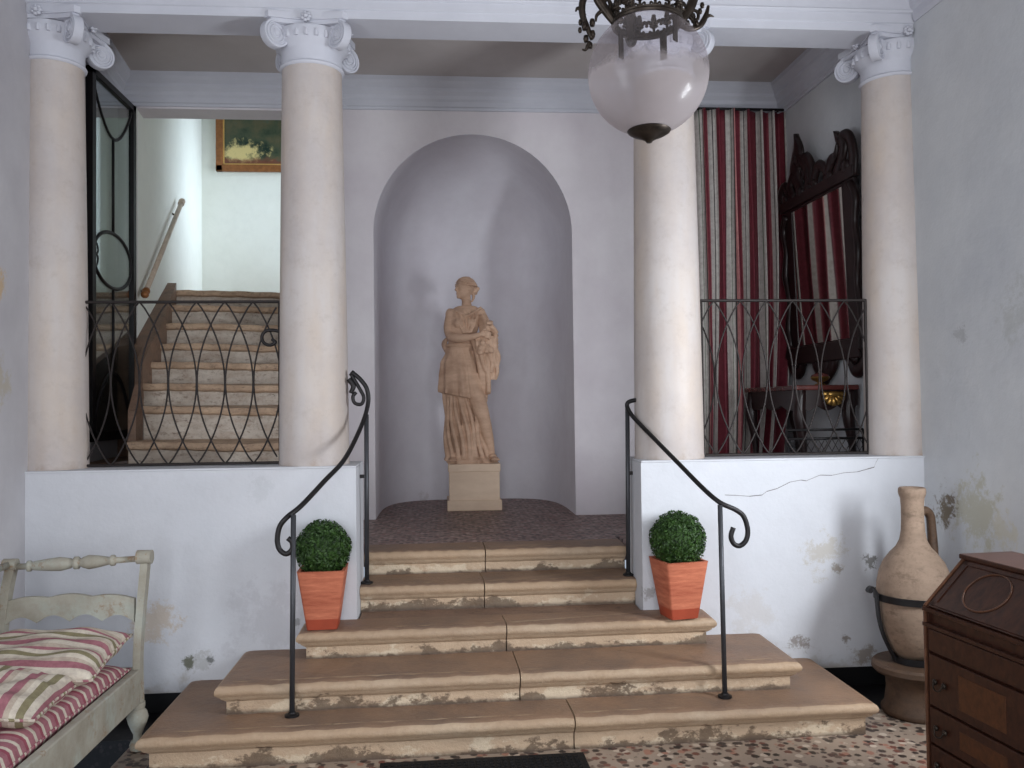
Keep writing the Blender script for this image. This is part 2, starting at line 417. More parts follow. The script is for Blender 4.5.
# ------------------------------------------------------------------ walls of the hall
def sidewall(bm, f, s, ya, yb, wy0, wy1, wz0, wz1):
    def seg(a, b, z0, z1): prism(bm, [(f(a), a), (f(b), b), (f(b)+s*.2, b), (f(a)+s*.2, a)], 'xy', z0, z1)
    seg(ya, wy0, 0, CZ); seg(wy1, yb, 0, CZ); seg(wy0, wy1, 0, wz0); seg(wy0, wy1, wz1, CZ)
bm = bmesh.new()
sidewall(bm, lw, -1, BACK, 6.6, 1.3, 2.3, .9, 2.8)
struct('wall_left', bm, M['left'], 'grey plaster side wall at the left edge of the picture', 'wall')
bm = bmesh.new()
sidewall(bm, rw, 1, BACK, 6.7, 2.3, 3.2, 1.0, 2.5)
struct('wall_right', bm, M['right'], 'blue-grey plaster side wall with damp patch, right edge', 'wall')
# entrance wall behind the camera with two tall openings
bm = bmesh.new()
X0, X1 = lw(BACK)-.2, rw(BACK)+.2
op = [(-1.1, .5, 0, 3.6), (1.2, 2.2, 1.0, 3.2)]
box(bm, X0, -1.1, BACK-.25, BACK, 0, CZ); box(bm, .5, 1.2, BACK-.25, BACK, 0, CZ); box(bm, 2.2, X1, BACK-.25, BACK, 0, CZ)
box(bm, -1.1, .5, BACK-.25, BACK, 3.6, CZ); box(bm, 1.2, 2.2, BACK-.25, BACK, 3.2, CZ); box(bm, 1.2, 2.2, BACK-.25, BACK, 0, 1.0)
struct('wall_back', bm, M['room'], 'plaster entrance wall behind the viewer with door and window openings', 'wall')
bm = bmesh.new(); box(bm, X0, X1, BACK-.25, AT, CZ, CZ+.15)
struct('ceiling', bm, M['room'], 'pale plaster ceiling over the entrance hall', 'ceiling')

# parapets
def parapet(name, x0, x1, label):
    bm = bmesh.new()
    box(bm, x0, x1, FY, FY+.40, .105, PT-.012)
    bm2 = bmesh.new(); box(bm2, x0, x1+(.0), FY-.006, FY+.40, PT-.012, PT, .004)
    o = struct(name, bm, M['parapet'], label, 'parapet wall')
    obj('coping', bm2, M['parapet'], o)
    return o
PL = parapet('wall_parapet_left', lw(FY)-.02, -.48, 'low whitewashed parapet wall left of the steps, below the staircase grille')
PR = parapet('wall_parapet_right', 1.085, rw(FY)+.02, 'low whitewashed parapet wall right of the steps, with crack and damp stains')
bm = bmesh.new(); box(bm, lw(FY)-.02, -.50, FY+.012, FY+.38, 0, .106)
struct('baseboard_left', bm, M['skirt'], 'black stone base strip under the left parapet wall', 'baseboard')
bm = bmesh.new(); box(bm, 1.105, rw(FY)+.02, FY+.012, FY+.38, 0, .106)
struct('baseboard_right', bm, M['skirt'], 'black stone base strip under the right parapet wall', 'baseboard')
# hairline crack
bm = bmesh.new()
pts = [(1.56, 1.085), (1.62, 1.082), (1.70, 1.075), (1.773, 1.081), (1.80, 1.10), (1.86, 1.115), (1.936, 1.15), (2.0, 1.16), (2.03, 1.155), (2.111, 1.186), (2.18, 1.183), (2.25, 1.196), (2.33, 1.20), (2.39, 1.215), (2.43, 1.225), (2.44, 1.25), (2.454, 1.272)]
for (a, b) in zip(pts, pts[1:]):
    w = .0012+.0016*random.random()
    poly(bm, [(a[0], FY-.0008, a[1]-w), (b[0], FY-.0008, b[1]-w), (b[0], FY-.0008, b[1]+w), (a[0], FY-.0008, a[1]+w)])
obj('crack', bm, simple('crack_line', sr(120, 116, 116), .9), PR)

# architrave (entablature)
z0 = AB
bm = bmesh.new()
prof = [(0, z0), (0, z0+.045), (.010, z0+.050), (.010, z0+.098), (.024, z0+.104), (.028, z0+.112), (.024, z0+.122), (.024, z0+.175),
        (.04, z0+.185), (.045, z0+.20), (.045, z0+.42), (.06, z0+.43), (.10, z0+.48), (.10, z0+.52), (.18, z0+.56), (.20, z0+.62), (.20, CZ+.01), (-.245, CZ+.01), (-.245, z0)]
extr(bm, prof, (lw(FY)-.1, FY), (rw(FY)+.1, FY), (0, -1))
struct('trim_3', bm, M['trim'], 'white moulded entablature beam carried by the four columns', 'entablature')
# right wall crown moulding continuing towards the viewer
bm = bmesh.new()
prof = [(-.03, z0+.05), (.012, z0+.05), (.02, z0+.075), (.02, z0+.115), (.035, z0+.13), (.045, z0+.185), (.06, z0+.20), (.06, z0+.23), (.10, z0+.29), (.12, z0+.36), (.12, z0+.45), (-.03, z0+.45)]
extr(bm, prof, (rw(FY-.2), FY-.02), (rw(1.0), 1.0), (-1, -.02))
struct('trim_4', bm, M['trim'], 'moulded cornice along the top of the right side wall', 'cornice')

# upper room ------------------------------------------------------------
bm = bmesh.new(); box(bm, lw(6.6)-.1, rw(5)+.1, AT-.002, NY+.1, UC, UC+.2)
struct('ceiling_inner', bm, M['ceil'], 'brownish flat ceiling behind the columns', 'ceiling')
# platform floor: passage and niche, right bay
NC = .238; NR = .7625; ND = 1.28; NSP = 2.93; NE = .48
def npt(a):
    c, s_ = math.cos(a), math.sin(a)
    return (math.copysign(abs(c)**NE, c)*NR, (abs(s_)**NE)*ND)
bm = bmesh.new()
box(bm, -.95, rw(5)+.05, 5.40, NY+.02, PZ-.15, PZ)
box(bm, -.478, 1.083, 5.32, 5.401, PZ-.15, PZ)
pts = [(NC+npt(PI*i/32)[0], NY+.02+npt(PI*i/32)[1]) for i in range(33)]
prism(bm, [(p[0]*1.0, p[1]) for p in pts], 'xy', PZ-.15, PZ)
struct('floor_landing', bm, M['terrazzo_dark'], 'mauve-brown terrazzo landing at the top of the steps running into the niche', 'floor')

# niche wall
bm = bmesh.new()
def wallquad(x0, x1, z0, z1, y=NY): poly(bm, [(x0, y, z0), (x1, y, z0), (x1, y, z1), (x0, y, z1)])
XL, XR = NC-NR, NC+NR
box(bm, -.93, XL, NY, NY+.22, 0.6, UC)
box(bm, XR, rw(NY)+.02, NY, NY+.22, 0.6, UC)
box(bm, lw(NY)-.1, -.93, NY, NY+.22, 3.855, UC)
box(bm, lw(NY)-.1, -2.272, NY, NY+.03, 0.6, 3.856)
# spandrel over the arch
n = 40
arc = [(NC-NR*math.cos(PI*i/n), NSP+NR*math.sin(PI*i/n)) for i in range(n+1)]
top = UC
for (a, b) in zip(arc, arc[1:]):
    poly(bm, [(a[0], NY, a[1]), (b[0], NY, b[1]), (b[0], NY, top), (a[0], NY, top)])
struct('wall_niche', bm, M['upper'], 'white plaster wall pierced by the arched niche behind the columns', 'wall')
# niche surface
bm = bmesh.new()
na = 48; rs = []
for z in [.6, .9, 1.3, 1.8, 2.3, NSP]:
    rs.append([(NC+npt(PI*i/na)[0], NY+npt(PI*i/na)[1], z) for i in range(na+1)])
for k in range(1, 15):
    p = PI/2*k/15
    cs = math.cos(p)
    rs.append([(NC+npt(PI*i/na)[0]*cs, NY+npt(PI*i/na)[1]*cs, NSP+NR*math.sin(p)) for i in range(na+1)])
vr = rings(bm, rs, False, False, closed=False)
tp = bm.verts.new((NC, NY, NSP+NR))
for a, b in zip(vr[-1], vr[-1][1:]): bm.faces.new((a, b, tp))
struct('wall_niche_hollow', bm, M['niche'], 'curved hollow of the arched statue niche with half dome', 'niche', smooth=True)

# inner cornices
def cornprof(h=.225, o=.12):
    b = UC-h
    return [(-.02, b), (.016, b), (.016, b+.018), (.03, b+.026), (.03, b+.06), (.045, b+.075), (.05, b+.10), (.075, b+.125), (.075, b+.15), (.10, b+.17), (o, b+.19), (o, UC+.005), (-.02, UC+.005)]
bm = bmesh.new(); extr(bm, cornprof(), (lw(NY)-.02, NY), (rw(NY)+.02, NY), (0, -1))
struct('trim_5', bm, M['trim'], 'white moulded cornice on the wall above the niche', 'cornice')
bm = bmesh.new(); extr(bm, cornprof(), (rw(NY), NY), (rw(AT), AT), (-1, -.0235))
struct('trim_6', bm, M['trim'], 'moulded cornice on the side wall above the carved mirror', 'cornice')
bm = bmesh.new(); extr(bm, cornprof(), (lw(AT), AT), (lw(NY), NY), (1, -.0))
struct('trim_7', bm, M['trim'], 'moulded cornice above the open iron gate', 'cornice')

# ------------------------------------------------------------------ front staircase
def stepmesh(corners, z0, z1, jx, gap=.006, sides=True, wear=0):
    """corners: BL, FL, FR, BR; profile lofts inward; jx=(x at front, x at back) joint"""
    bm = bmesh.new()
    h = z1-z0
    prof = [(.046, z0-.02), (.046, z1-.088), (.036, z1-.080), (.022, z1-.068), (.020, z1-.060), (.012, z1-.059), (.010, z1-.054), (.003, z1-.048), (0, z1-.037), (.001, z1-.026), (.007, z1-.014), (.018, z1-.006), (.036, z1-.002), (.065, z1)]
    BL, FL, FR, BR = [Vector((*c, 0)) for c in corners]
    def block(bl, fl, fr, br, lo, ro):
        rs = []
        n = 24
        for o, z in prof:
            l = o if lo else 0; r = o if ro else 0
            a = Vector((bl.x+l, bl.y, z)); b = Vector((fl.x+l, fl.y+o, z)); c = Vector((fr.x-r, fr.y+o, z)); d = Vector((br.x-r, br.y, z))
            if lo: b = b+Vector((.0, .0, 0))
            ring = [a]+[b.lerp(c, k/n)+Vector((0, .0045*math.sin(k*1.7+z*9+fl.x*5)*math.sin(k*.6), -.0025*(1+math.sin(k*2.3+fl.x*7)) if z > z1-.03 else 0)) for k in range(n+1)]+[d]
            rs.append(ring)
        rings(bm, rs)
    y0 = FL.y+(FR.y-FL.y)*(jx[0]-FL.x)/(FR.x-FL.x)
    jf = Vector((jx[0], y0, 0)); jb = Vector((jx[1], BL.y, 0)); g = Vector((gap/2, 0, 0))
    block(BL, FL, jf-g, jb-g, sides, False)
    # right block
    rs = []
    n = 24
    for o, z in prof:
        r = o if sides else 0
        a = Vector((jb.x+g.x, jb.y, z)); b = Vector((jf.x+g.x, jf.y+o, z)); c = Vector((FR.x-r, FR.y+o, z)); d = Vector((BR.x-r, BR.y, z))
        rs.append([a]+[b.lerp(c, k/n)+Vector((0, .0045*math.sin(k*1.3+z*9+2)*math.sin(k*.8), -.0025*(1+math.sin(k*1.9+FL.x)) if z > z1-.03 else 0)) for k in range(n+1)]+[d])
    rings(bm, rs)
    return bm
ST = thing('stone_staircase', 'wide flight of five worn tan limestone steps rising to the statue niche', 'stairs', (0, 0, 0))
W = FY+.004
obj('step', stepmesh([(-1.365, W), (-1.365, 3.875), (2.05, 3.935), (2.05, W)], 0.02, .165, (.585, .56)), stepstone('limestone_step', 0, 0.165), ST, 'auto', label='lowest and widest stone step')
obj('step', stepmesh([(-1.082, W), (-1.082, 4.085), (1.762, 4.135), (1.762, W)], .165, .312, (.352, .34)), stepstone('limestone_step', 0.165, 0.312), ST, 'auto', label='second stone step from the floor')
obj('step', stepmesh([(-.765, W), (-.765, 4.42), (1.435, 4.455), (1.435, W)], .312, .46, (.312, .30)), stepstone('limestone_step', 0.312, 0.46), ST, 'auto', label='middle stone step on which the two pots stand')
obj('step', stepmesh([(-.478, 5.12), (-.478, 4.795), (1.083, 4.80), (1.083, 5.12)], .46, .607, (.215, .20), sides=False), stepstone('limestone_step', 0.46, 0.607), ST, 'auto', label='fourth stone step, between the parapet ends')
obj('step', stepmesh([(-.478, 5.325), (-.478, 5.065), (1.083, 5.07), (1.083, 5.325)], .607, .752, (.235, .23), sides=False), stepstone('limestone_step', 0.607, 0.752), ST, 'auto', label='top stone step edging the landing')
bm = bmesh.new()      # rubble core closing the flight behind the treads
box(bm, -1.30, 2.0, 4.0, FY, .0, .14); box(bm, -1.02, 1.70, 4.22, FY, .14, .29); box(bm, -.68, 1.35, 4.52, FY, .29, .44)
box(bm, -.47, 1.075, FY-.01, 5.1, 0, .455); box(bm, -.47, 1.075, 4.88, 5.40, .3, .60); box(bm, -.47, 1.075, 5.15, 5.42, .3, .70)
obj('masonry_core', bm, M['ustepf'], ST)

# ------------------------------------------------------------------ columns
def volute(bm, c, ang, r=.082, th=.062):
    """disc with a spiral fillet on both faces, its axis pointing at ang"""
    ax = Vector((math.cos(ang), math.sin(ang), 0)); sx = Vector((-math.sin(ang), math.cos(ang), 0)); up = Vector((0, 0, 1))
    c = Vector(c)
    prof = [(0, th*.62), (r*.18, th*.60), (r*.24, th*.42), (r*.80, th*.36), (r*.86, th*.5), (r*.97, th*.5), (r, th*.40), (r*.95, 0), (r, -th*.40), (r*.97, -th*.5), (r*.86, -th*.5), (r*.80, -th*.36), (r*.24, -th*.42), (r*.18, -th*.60), (0, -th*.62)]
    seg = 28
    rs = [[c+ax*a+(sx*math.cos(2*PI*k/seg)+up*math.sin(2*PI*k/seg))*max(q, .0005) for k in range(seg)] for q, a in prof]
    rings(bm, rs)
    for s in (1, -1):
        pts = []
        for k in range(40):
            t = k/39; a = PI/2+t*2.2*2*PI; q = r*(.80-.58*t)
            pts.append(c+ax*(s*th*.44)+(sx*math.cos(a)+up*math.sin(a))*q)
        tube(bm, pts, .0055, 6)
def column(x, y, r0, label, z0=PT, first=None):
    t = thing('stone_column', label, 'column', (x, y, z0), 0, 'stone columns on the parapet')
    H = AB-z0
    # shaft with slight entasis
    bm = bmesh.new(); zt = H-.205; r1 = r0*.865
    pr = [(r0*1.012, 0), (r0*1.012, .004), (r0, .03)]
    for k in range(1, 13):
        q = k/12; pr.append((r0+(r1-r0)*(q**1.35), .03+(zt-.045-.03)*q))
    pr += [(r1, zt-.03)]
    lathe(bm, pr, seg=48)
    obj('shaft', bm, M['marble'], t, 'auto')
    bm = bmesh.new()
    # astragal, necking, echinus
    lathe(bm, [(r1*.9, zt-.031), (r1+.004, zt-.030), (r1+.012, zt-.024), (r1+.014, zt-.017), (r1+.010, zt-.010), (r1+.003, zt-.006), (r1+.002, zt+.06), (r1+.008, zt+.075), (r1+.030, zt+.098), (r1+.044, zt+.130), (r1+.040, zt+.172), (r1*.8, zt+.18)], seg=48)
    # eggs of the echinus
    for k in range(24):
        a = 2*PI*k/24
        ball(bm, ((r1+.040)*math.cos(a), (r1+.040)*math.sin(a), zt+.128), .019, 8, (.75, .75, 1.35))
    # abacus with concave sides
    def abac(h0, h1, R, dent):
        pts = []
        for s in range(4):
            a = PI/4+s*PI/2
            c0 = Vector((math.cos(a), math.sin(a)))*R
            b = a+PI/2; c1 = Vector((math.cos(b), math.sin(b)))*R
            tdir = (c1-c0).normalized()
            p0 = c0+tdir*.025; p1 = c1-tdir*.025
            nn = Vector((math.cos(a+PI/4), math.sin(a+PI/4)))
            for k in range(9):
                q = k/8; p = p0.lerp(p1, q)-nn*dent*math.sin(PI*q)
                pts.append((p.x, p.y))
        prism(bm, pts, 'xy', h0, h1)
    abac(H-.028, H-.004, .298, .030); abac(H-.006, H+.030, .316, .030)
    cp = obj('capital', bm, M['capital'], t, 'auto')
    for s in range(4):
        a = PI/4+s*PI/2
        bm = bmesh.new(); volute(bm, (0, 0, 0), a+PI/2, .078, .05)
        v = obj('volute', bm, M['capital'], cp, 'auto'); v.location = (.247*math.cos(a), .247*math.sin(a), H-.082)
    for s in range(4):
        a = s*PI/2-PI/2
        bm = bmesh.new()
        c = Vector((math.cos(a), math.sin(a), 0)); sd = Vector((-math.sin(a), math.cos(a), 0))
        ball(bm, c*.222+Vector((0, 0, H+.004)), .013, 10)
        for k in range(7):
            b = 2*PI*k/7
            ball(bm, c*.210+sd*.019*math.cos(b)+Vector((0, 0, H+.004+.019*math.sin(b))), .012, 8)
        obj('rosette', bm, M['capital'], cp, True)
    return t
CY = FY+.20
column(-2.140, CY, .176, 'leftmost stone column, half sunk in the left wall beside the open iron gate')
column(-.73, CY, .192, 'marble column standing on the parapet between staircase grille and niche')
column(1.30, CY, .198, 'beige stone column behind the hanging lantern, right of the niche')
column(2.69, CY, .19, 'rightmost stone column, half sunk in the right wall beside the mirror')

# ------------------------------------------------------------------ iron grilles
def grille(name, x0, x1, zb, zt, nodes, label, w=.16):
    t = thing(name, label, 'grille', (0, CY, 0), 0, 'iron grilles on the parapet')
    bm = bmesh.new()
    tube(bm, [(x0, 0, zt), (x1, 0, zt)], .0085, 6); tube(bm, [(x0, 0, zb), (x1, 0, zb)], .008, 6)
    for xx in (x0+.006, x1-.006): tube(bm, [(xx, 0, zb-.018), (xx, 0, zt)], .010, 8)
    obj('frame', bm, M['gridiron'], t)
    H = zt-zb
    for nx in nodes:
        for s in (-1, 1):
            pts = []
            seg = 28
            for k in range(seg+1):
                q = k/seg
                xx = nx+s*(w-.003)*(math.sin(PI*q)**.82)
                pts.append((xx, s*.0045, zb+H*q))
            # keep only the stretch inside the frame
            run = [p for p in pts if x0 <= p[0] <= x1]
            if len(run) > 2 and len(run) >= len(pts)-1:
                bm = bmesh.new(); tube(bm, run, .0048, 6); obj('curved_rod', bm, M['gridiron'], t)
            elif len(run) > 2:
                segs = []; cur = []
                for p in pts:
                    if x0 <= p[0] <= x1: cur.append(p)
                    elif cur: segs.append(cur); cur = []
                if cur: segs.append(cur)
                for sg in segs:
                    if len(sg) > 2:
                        bm = bmesh.new(); tube(bm, sg, .0048, 6); obj('curved_rod', bm, M['gridiron'], t)
    return t
g1 = grille('iron_grille', -1.992, -.912, 1.297, 2.200, [-1.992+.1545*k for k in range(8)], 'low wrought-iron grille of crossing curved rods in front of the inner staircase', .1545)
bm = bmesh.new()
pts = [(-.915, 0, 2.03), (-.95, 0, 2.04)]+[(-.975+.042*math.cos(a), 0, 1.998+.042*math.sin(a)) for a in [PI*.45+k*PI*1.35/14 for k in range(15)]]+[(-.948, 0, 1.978), (-.962, 0, 1.990)]
tube(bm, smoothpath(pts, 3), .0095, 8)
obj('scroll', bm, M['iron'], g1, True)
g2 = grille('iron_grille', 1.497, 2.508, 1.297, 2.200, [2.374-.1585*k for k in range(-1, 7)], 'low wrought-iron grille of crossing curved rods in front of curtain and mirror', .1585)

# ------------------------------------------------------------------ stair handrails
def spiral(c, r0, r1, a0, turns, y, n=26):
    return [(c[0]+(r0+(r1-r0)*k/n)*math.cos(a0+turns*2*PI*k/n), y, c[1]+(r0+(r1-r0)*k/n)*math.sin(a0+turns*2*PI*k/n)) for k in range(n+1)]
t = thing('stair_handrail', 'black wrought-iron handrail curving down the left side of the steps', 'handrail', (-.723, 4.073, .165), 0, 'iron handrails of the front steps')
def rel(pts, o): return [(p[0]-o[0], p[1]-o[1], p[2]-o[2]) for p in pts]
o0 = (-.723, 4.073, .165)
main = [(-.738, 4.073, .992), (-.718, 4.073, .972), (-.718, 4.073, .940), (-.745, 4.073, .918), (-.776, 4.073, .940), (-.786, 4.073, .985), (-.775, 4.073, 1.045), (-.740, 4.08, 1.090), (-.685, 4.15, 1.135), (-.60, 4.32, 1.235), (-.519, 4.5, 1.335), (-.454, 4.72, 1.50), (-.425, 4.80, 1.62), (-.430, 4.80, 1.70), (-.465, 4.80, 1.755), (-.515, 4.80, 1.80)]
bm = bmesh.new(); tube(bm, rel(smoothpath(main, 6), o0), .0125, 10); obj('rail', bm, M['iron'], t, True)
bm = bmesh.new()
pp = [(-.520, 4.80, 1.79), (-.468, 4.80, 1.70), (-.448, 4.80, 1.655), (-.462, 4.80, 1.618), (-.498, 4.80, 1.625), (-.508, 4.80, 1.66), (-.49, 4.80, 1.685)]
tube(bm, rel(smoothpath(pp, 6), o0), .010, 8)
tube(bm, rel(smoothpath([(-.53, 4.80, 1.76), (-.505, 4.8, 1.72), (-.52, 4.8, 1.68)], 5), o0), [.016, .012], 8)
obj('end_scroll', bm, M['iron'], t, True)
bm = bmesh.new(); tube(bm, [(0, 0, .012), (.012, 0, .935)], .0125, 8); obj('post', bm, M['irongrey'], t, True, label='front post of the left rail')
bm = bmesh.new(); lathe(bm, [(.034, 0), (.034, .008), (.018, .014), (.016, .02)], seg=20); obj('foot_plate', bm, M['iron'], t, 'auto')
bm = bmesh.new(); tube(bm, rel([(-.446, 4.88, .615), (-.436, 4.82, 1.56)], o0), .013, 8); obj('post', bm, M['irongrey'], t, True, label='rear post of the left rail')
bm = bmesh.new(); box(bm, -.482+.723, -.436+.723, .795, .807, 1.035, 1.055); obj('wall_bracket', bm, M['iron'], t)
bm = bmesh.new(); lathe(bm, [(.034, 0), (.034, .008), (.018, .014), (.016, .02)], c=(.277, .807, .442), seg=20); obj('foot_plate', bm, M['iron'], t, 'auto')

o0 = (1.351, 4.092, .165)
t = thing('stair_handrail', 'black wrought-iron handrail curving down the right side of the steps', 'handrail', o0, 0, 'iron handrails of the front steps')
main = [(1.409, 4.092, .988), (1.396, 4.092, .945), (1.410, 4.092, .908), (1.441, 4.092, .898), (1.472, 4.092, .925), (1.481, 4.092, .975), (1.462, 4.092, 1.040), (1.42, 4.092, 1.075), (1.344, 4.10, 1.112), (1.29, 4.20, 1.175), (1.234, 4.4, 1.276), (1.165, 4.62, 1.395), (1.09, 4.80, 1.512), (1.062, 4.86, 1.57), (1.062, 4.87, 1.607), (1.10, 4.85, 1.622), (1.15, 4.84, 1.622)]
bm = bmesh.new(); tube(bm, rel(smoothpath(main, 6), o0), .0125, 10); obj('rail', bm, M['iron'], t, True)
bm = bmesh.new(); tube(bm, [(0, 0, .012), (-.007, 0, .935)], .0125, 8); obj('post', bm, M['irongrey'], t, True, label='front post of the right rail')
bm = bmesh.new(); lathe(bm, [(.034, 0), (.034, .008), (.018, .014), (.016, .02)], seg=20); obj('foot_plate', bm, M['iron'], t, 'auto')
bm = bmesh.new(); tube(bm, rel([(1.054, 4.89, .615), (1.060, 4.87, 1.585)], o0), .013, 8); obj('post', bm, M['irongrey'], t, True, label='rear post of the right rail')
bm = bmesh.new(); box(bm, 1.054-1.351, 1.088-1.351, .775, .787, 1.025, 1.045); obj('wall_bracket', bm, M['iron'], t)
bm = bmesh.new(); lathe(bm, [(.030, 0), (.030, .008), (.018, .014), (.016, .02)], c=(1.0535-1.351, .798, .442), seg=20); obj('foot_plate', bm, M['iron'], t, 'auto')

# ------------------------------------------------------------------ potted box balls
def square_ring(h, z, rnd=.012, n=3):
    pts = []
    for sx, sy, a0 in ((1, 1, 0), (-1, 1, PI/2), (-1, -1, PI), (1, -1, 1.5*PI)):
        for k in range(n+1):
            a = a0+PI/2*k/n
            pts.append((sx*(h-rnd)+rnd*math.cos(a), sy*(h-rnd)+rnd*math.sin(a), z))
    return pts
def potted(loc, rz, label, R):
    t = thing('potted_box_ball', label, 'potted plant', loc, rz, 'potted box balls on the middle step')
    bm = bmesh.new()
    H = .305; b0, b1 = .077, .119
    rings(bm, [square_ring(b0, 0), square_ring(b0+.0085, .055), square_ring(b1, H-.006), square_ring(b1+.002, H), square_ring(b1-.014, H), square_ring(b1-.02, H-.05)])
    p = obj('square_pot', bm, [M['terra'], M['potlow']], t, 'auto')
    for f in p.data.polygons:
        if f.center.z < .054: f.material_index = 1
    bm = bmesh.new(); rings(bm, [square_ring(b1-.018, H-.04), square_ring(b1-.018, H-.025)]); obj('soil', bm, simple('soil', (.03, .02, .012), .9), t)
    rng = random.Random(int(loc[0]*100))
    bm = bmesh.new(); C = Vector((0, 0, H+R*.70))
    ball(bm, C, R*.88, 24)
    for k in range(5200):
        u = rng.uniform(-1, 1); a = rng.uniform(0, 2*PI); q = math.sqrt(1-u*u)
        d = Vector((q*math.cos(a), q*math.sin(a), u))
        bumpy = 1+.03*math.sin(5*d.x+2)*math.sin(6*d.y+1)+.02*math.sin(9*d.z)
        r = R*bumpy*rng.uniform(.86, 1.02)
        if u < -.88: continue
        p = C+d*r
        nn = (d+Vector([rng.uniform(-.9, .9) for _ in range(3)])).normalized()
        tt = nn.orthogonal().normalized(); tt.rotate(Matrix.Rotation(rng.uniform(0, 6.28), 3, nn)); bb = nn.cross(tt)
        L = rng.uniform(.007, .0115); w = L*.5
        poly(bm, [p-tt*L, p-bb*w+nn*.001, p+tt*L, p+bb*w+nn*.001])
    obj('clipped_foliage', bm, M['leaf'], t)
    return t
potted((-.640, 4.538, .46), .02, 'round clipped box ball in a square terracotta pot by the left handrail', .143)
potted((1.245, 4.512, .46), .18, 'round clipped box ball in a square terracotta pot by the right handrail', .148)

# doormat
bm = bmesh.new(); box(bm, -.46, .46, -.35, .35, 0, .014, .004)
for i in range(30):
    for j in range(22):
        box(bm, -.44+i*.0293, -.44+i*.0293+.016, -.33+j*.03, -.33+j*.03+.016, .013, .018)
o = obj('doormat', bm, M['mat']); o.location = (.165, 3.53, .0005); o.rotation_euler.z = math.radians(1.2)
tag(o, 'black ribbed doormat lying on the terrazzo in front of the lowest step', 'doormat')

# ------------------------------------------------------------------ pedestal and statue
SX, SY = .238, 7.10
t = thing('statue_pedestal', 'square pale stone pedestal under the female statue in the niche', 'pedestal', (SX, SY, PZ))
bm = bmesh.new(); box(bm, -.222, .222, -.20, .20, 0, .085, .006); obj('plinth', bm, M['pedestal'], t)
bm = bmesh.new(); box(bm, -.205, .205, -.185, .185, .083, .315, .004); obj('block', bm, M['pedestal'], t)
bm = bmesh.new(); box(bm, -.212, .212, -.192, .192, .313, .378, .006); obj('cap', bm, M['pedestal'], t)

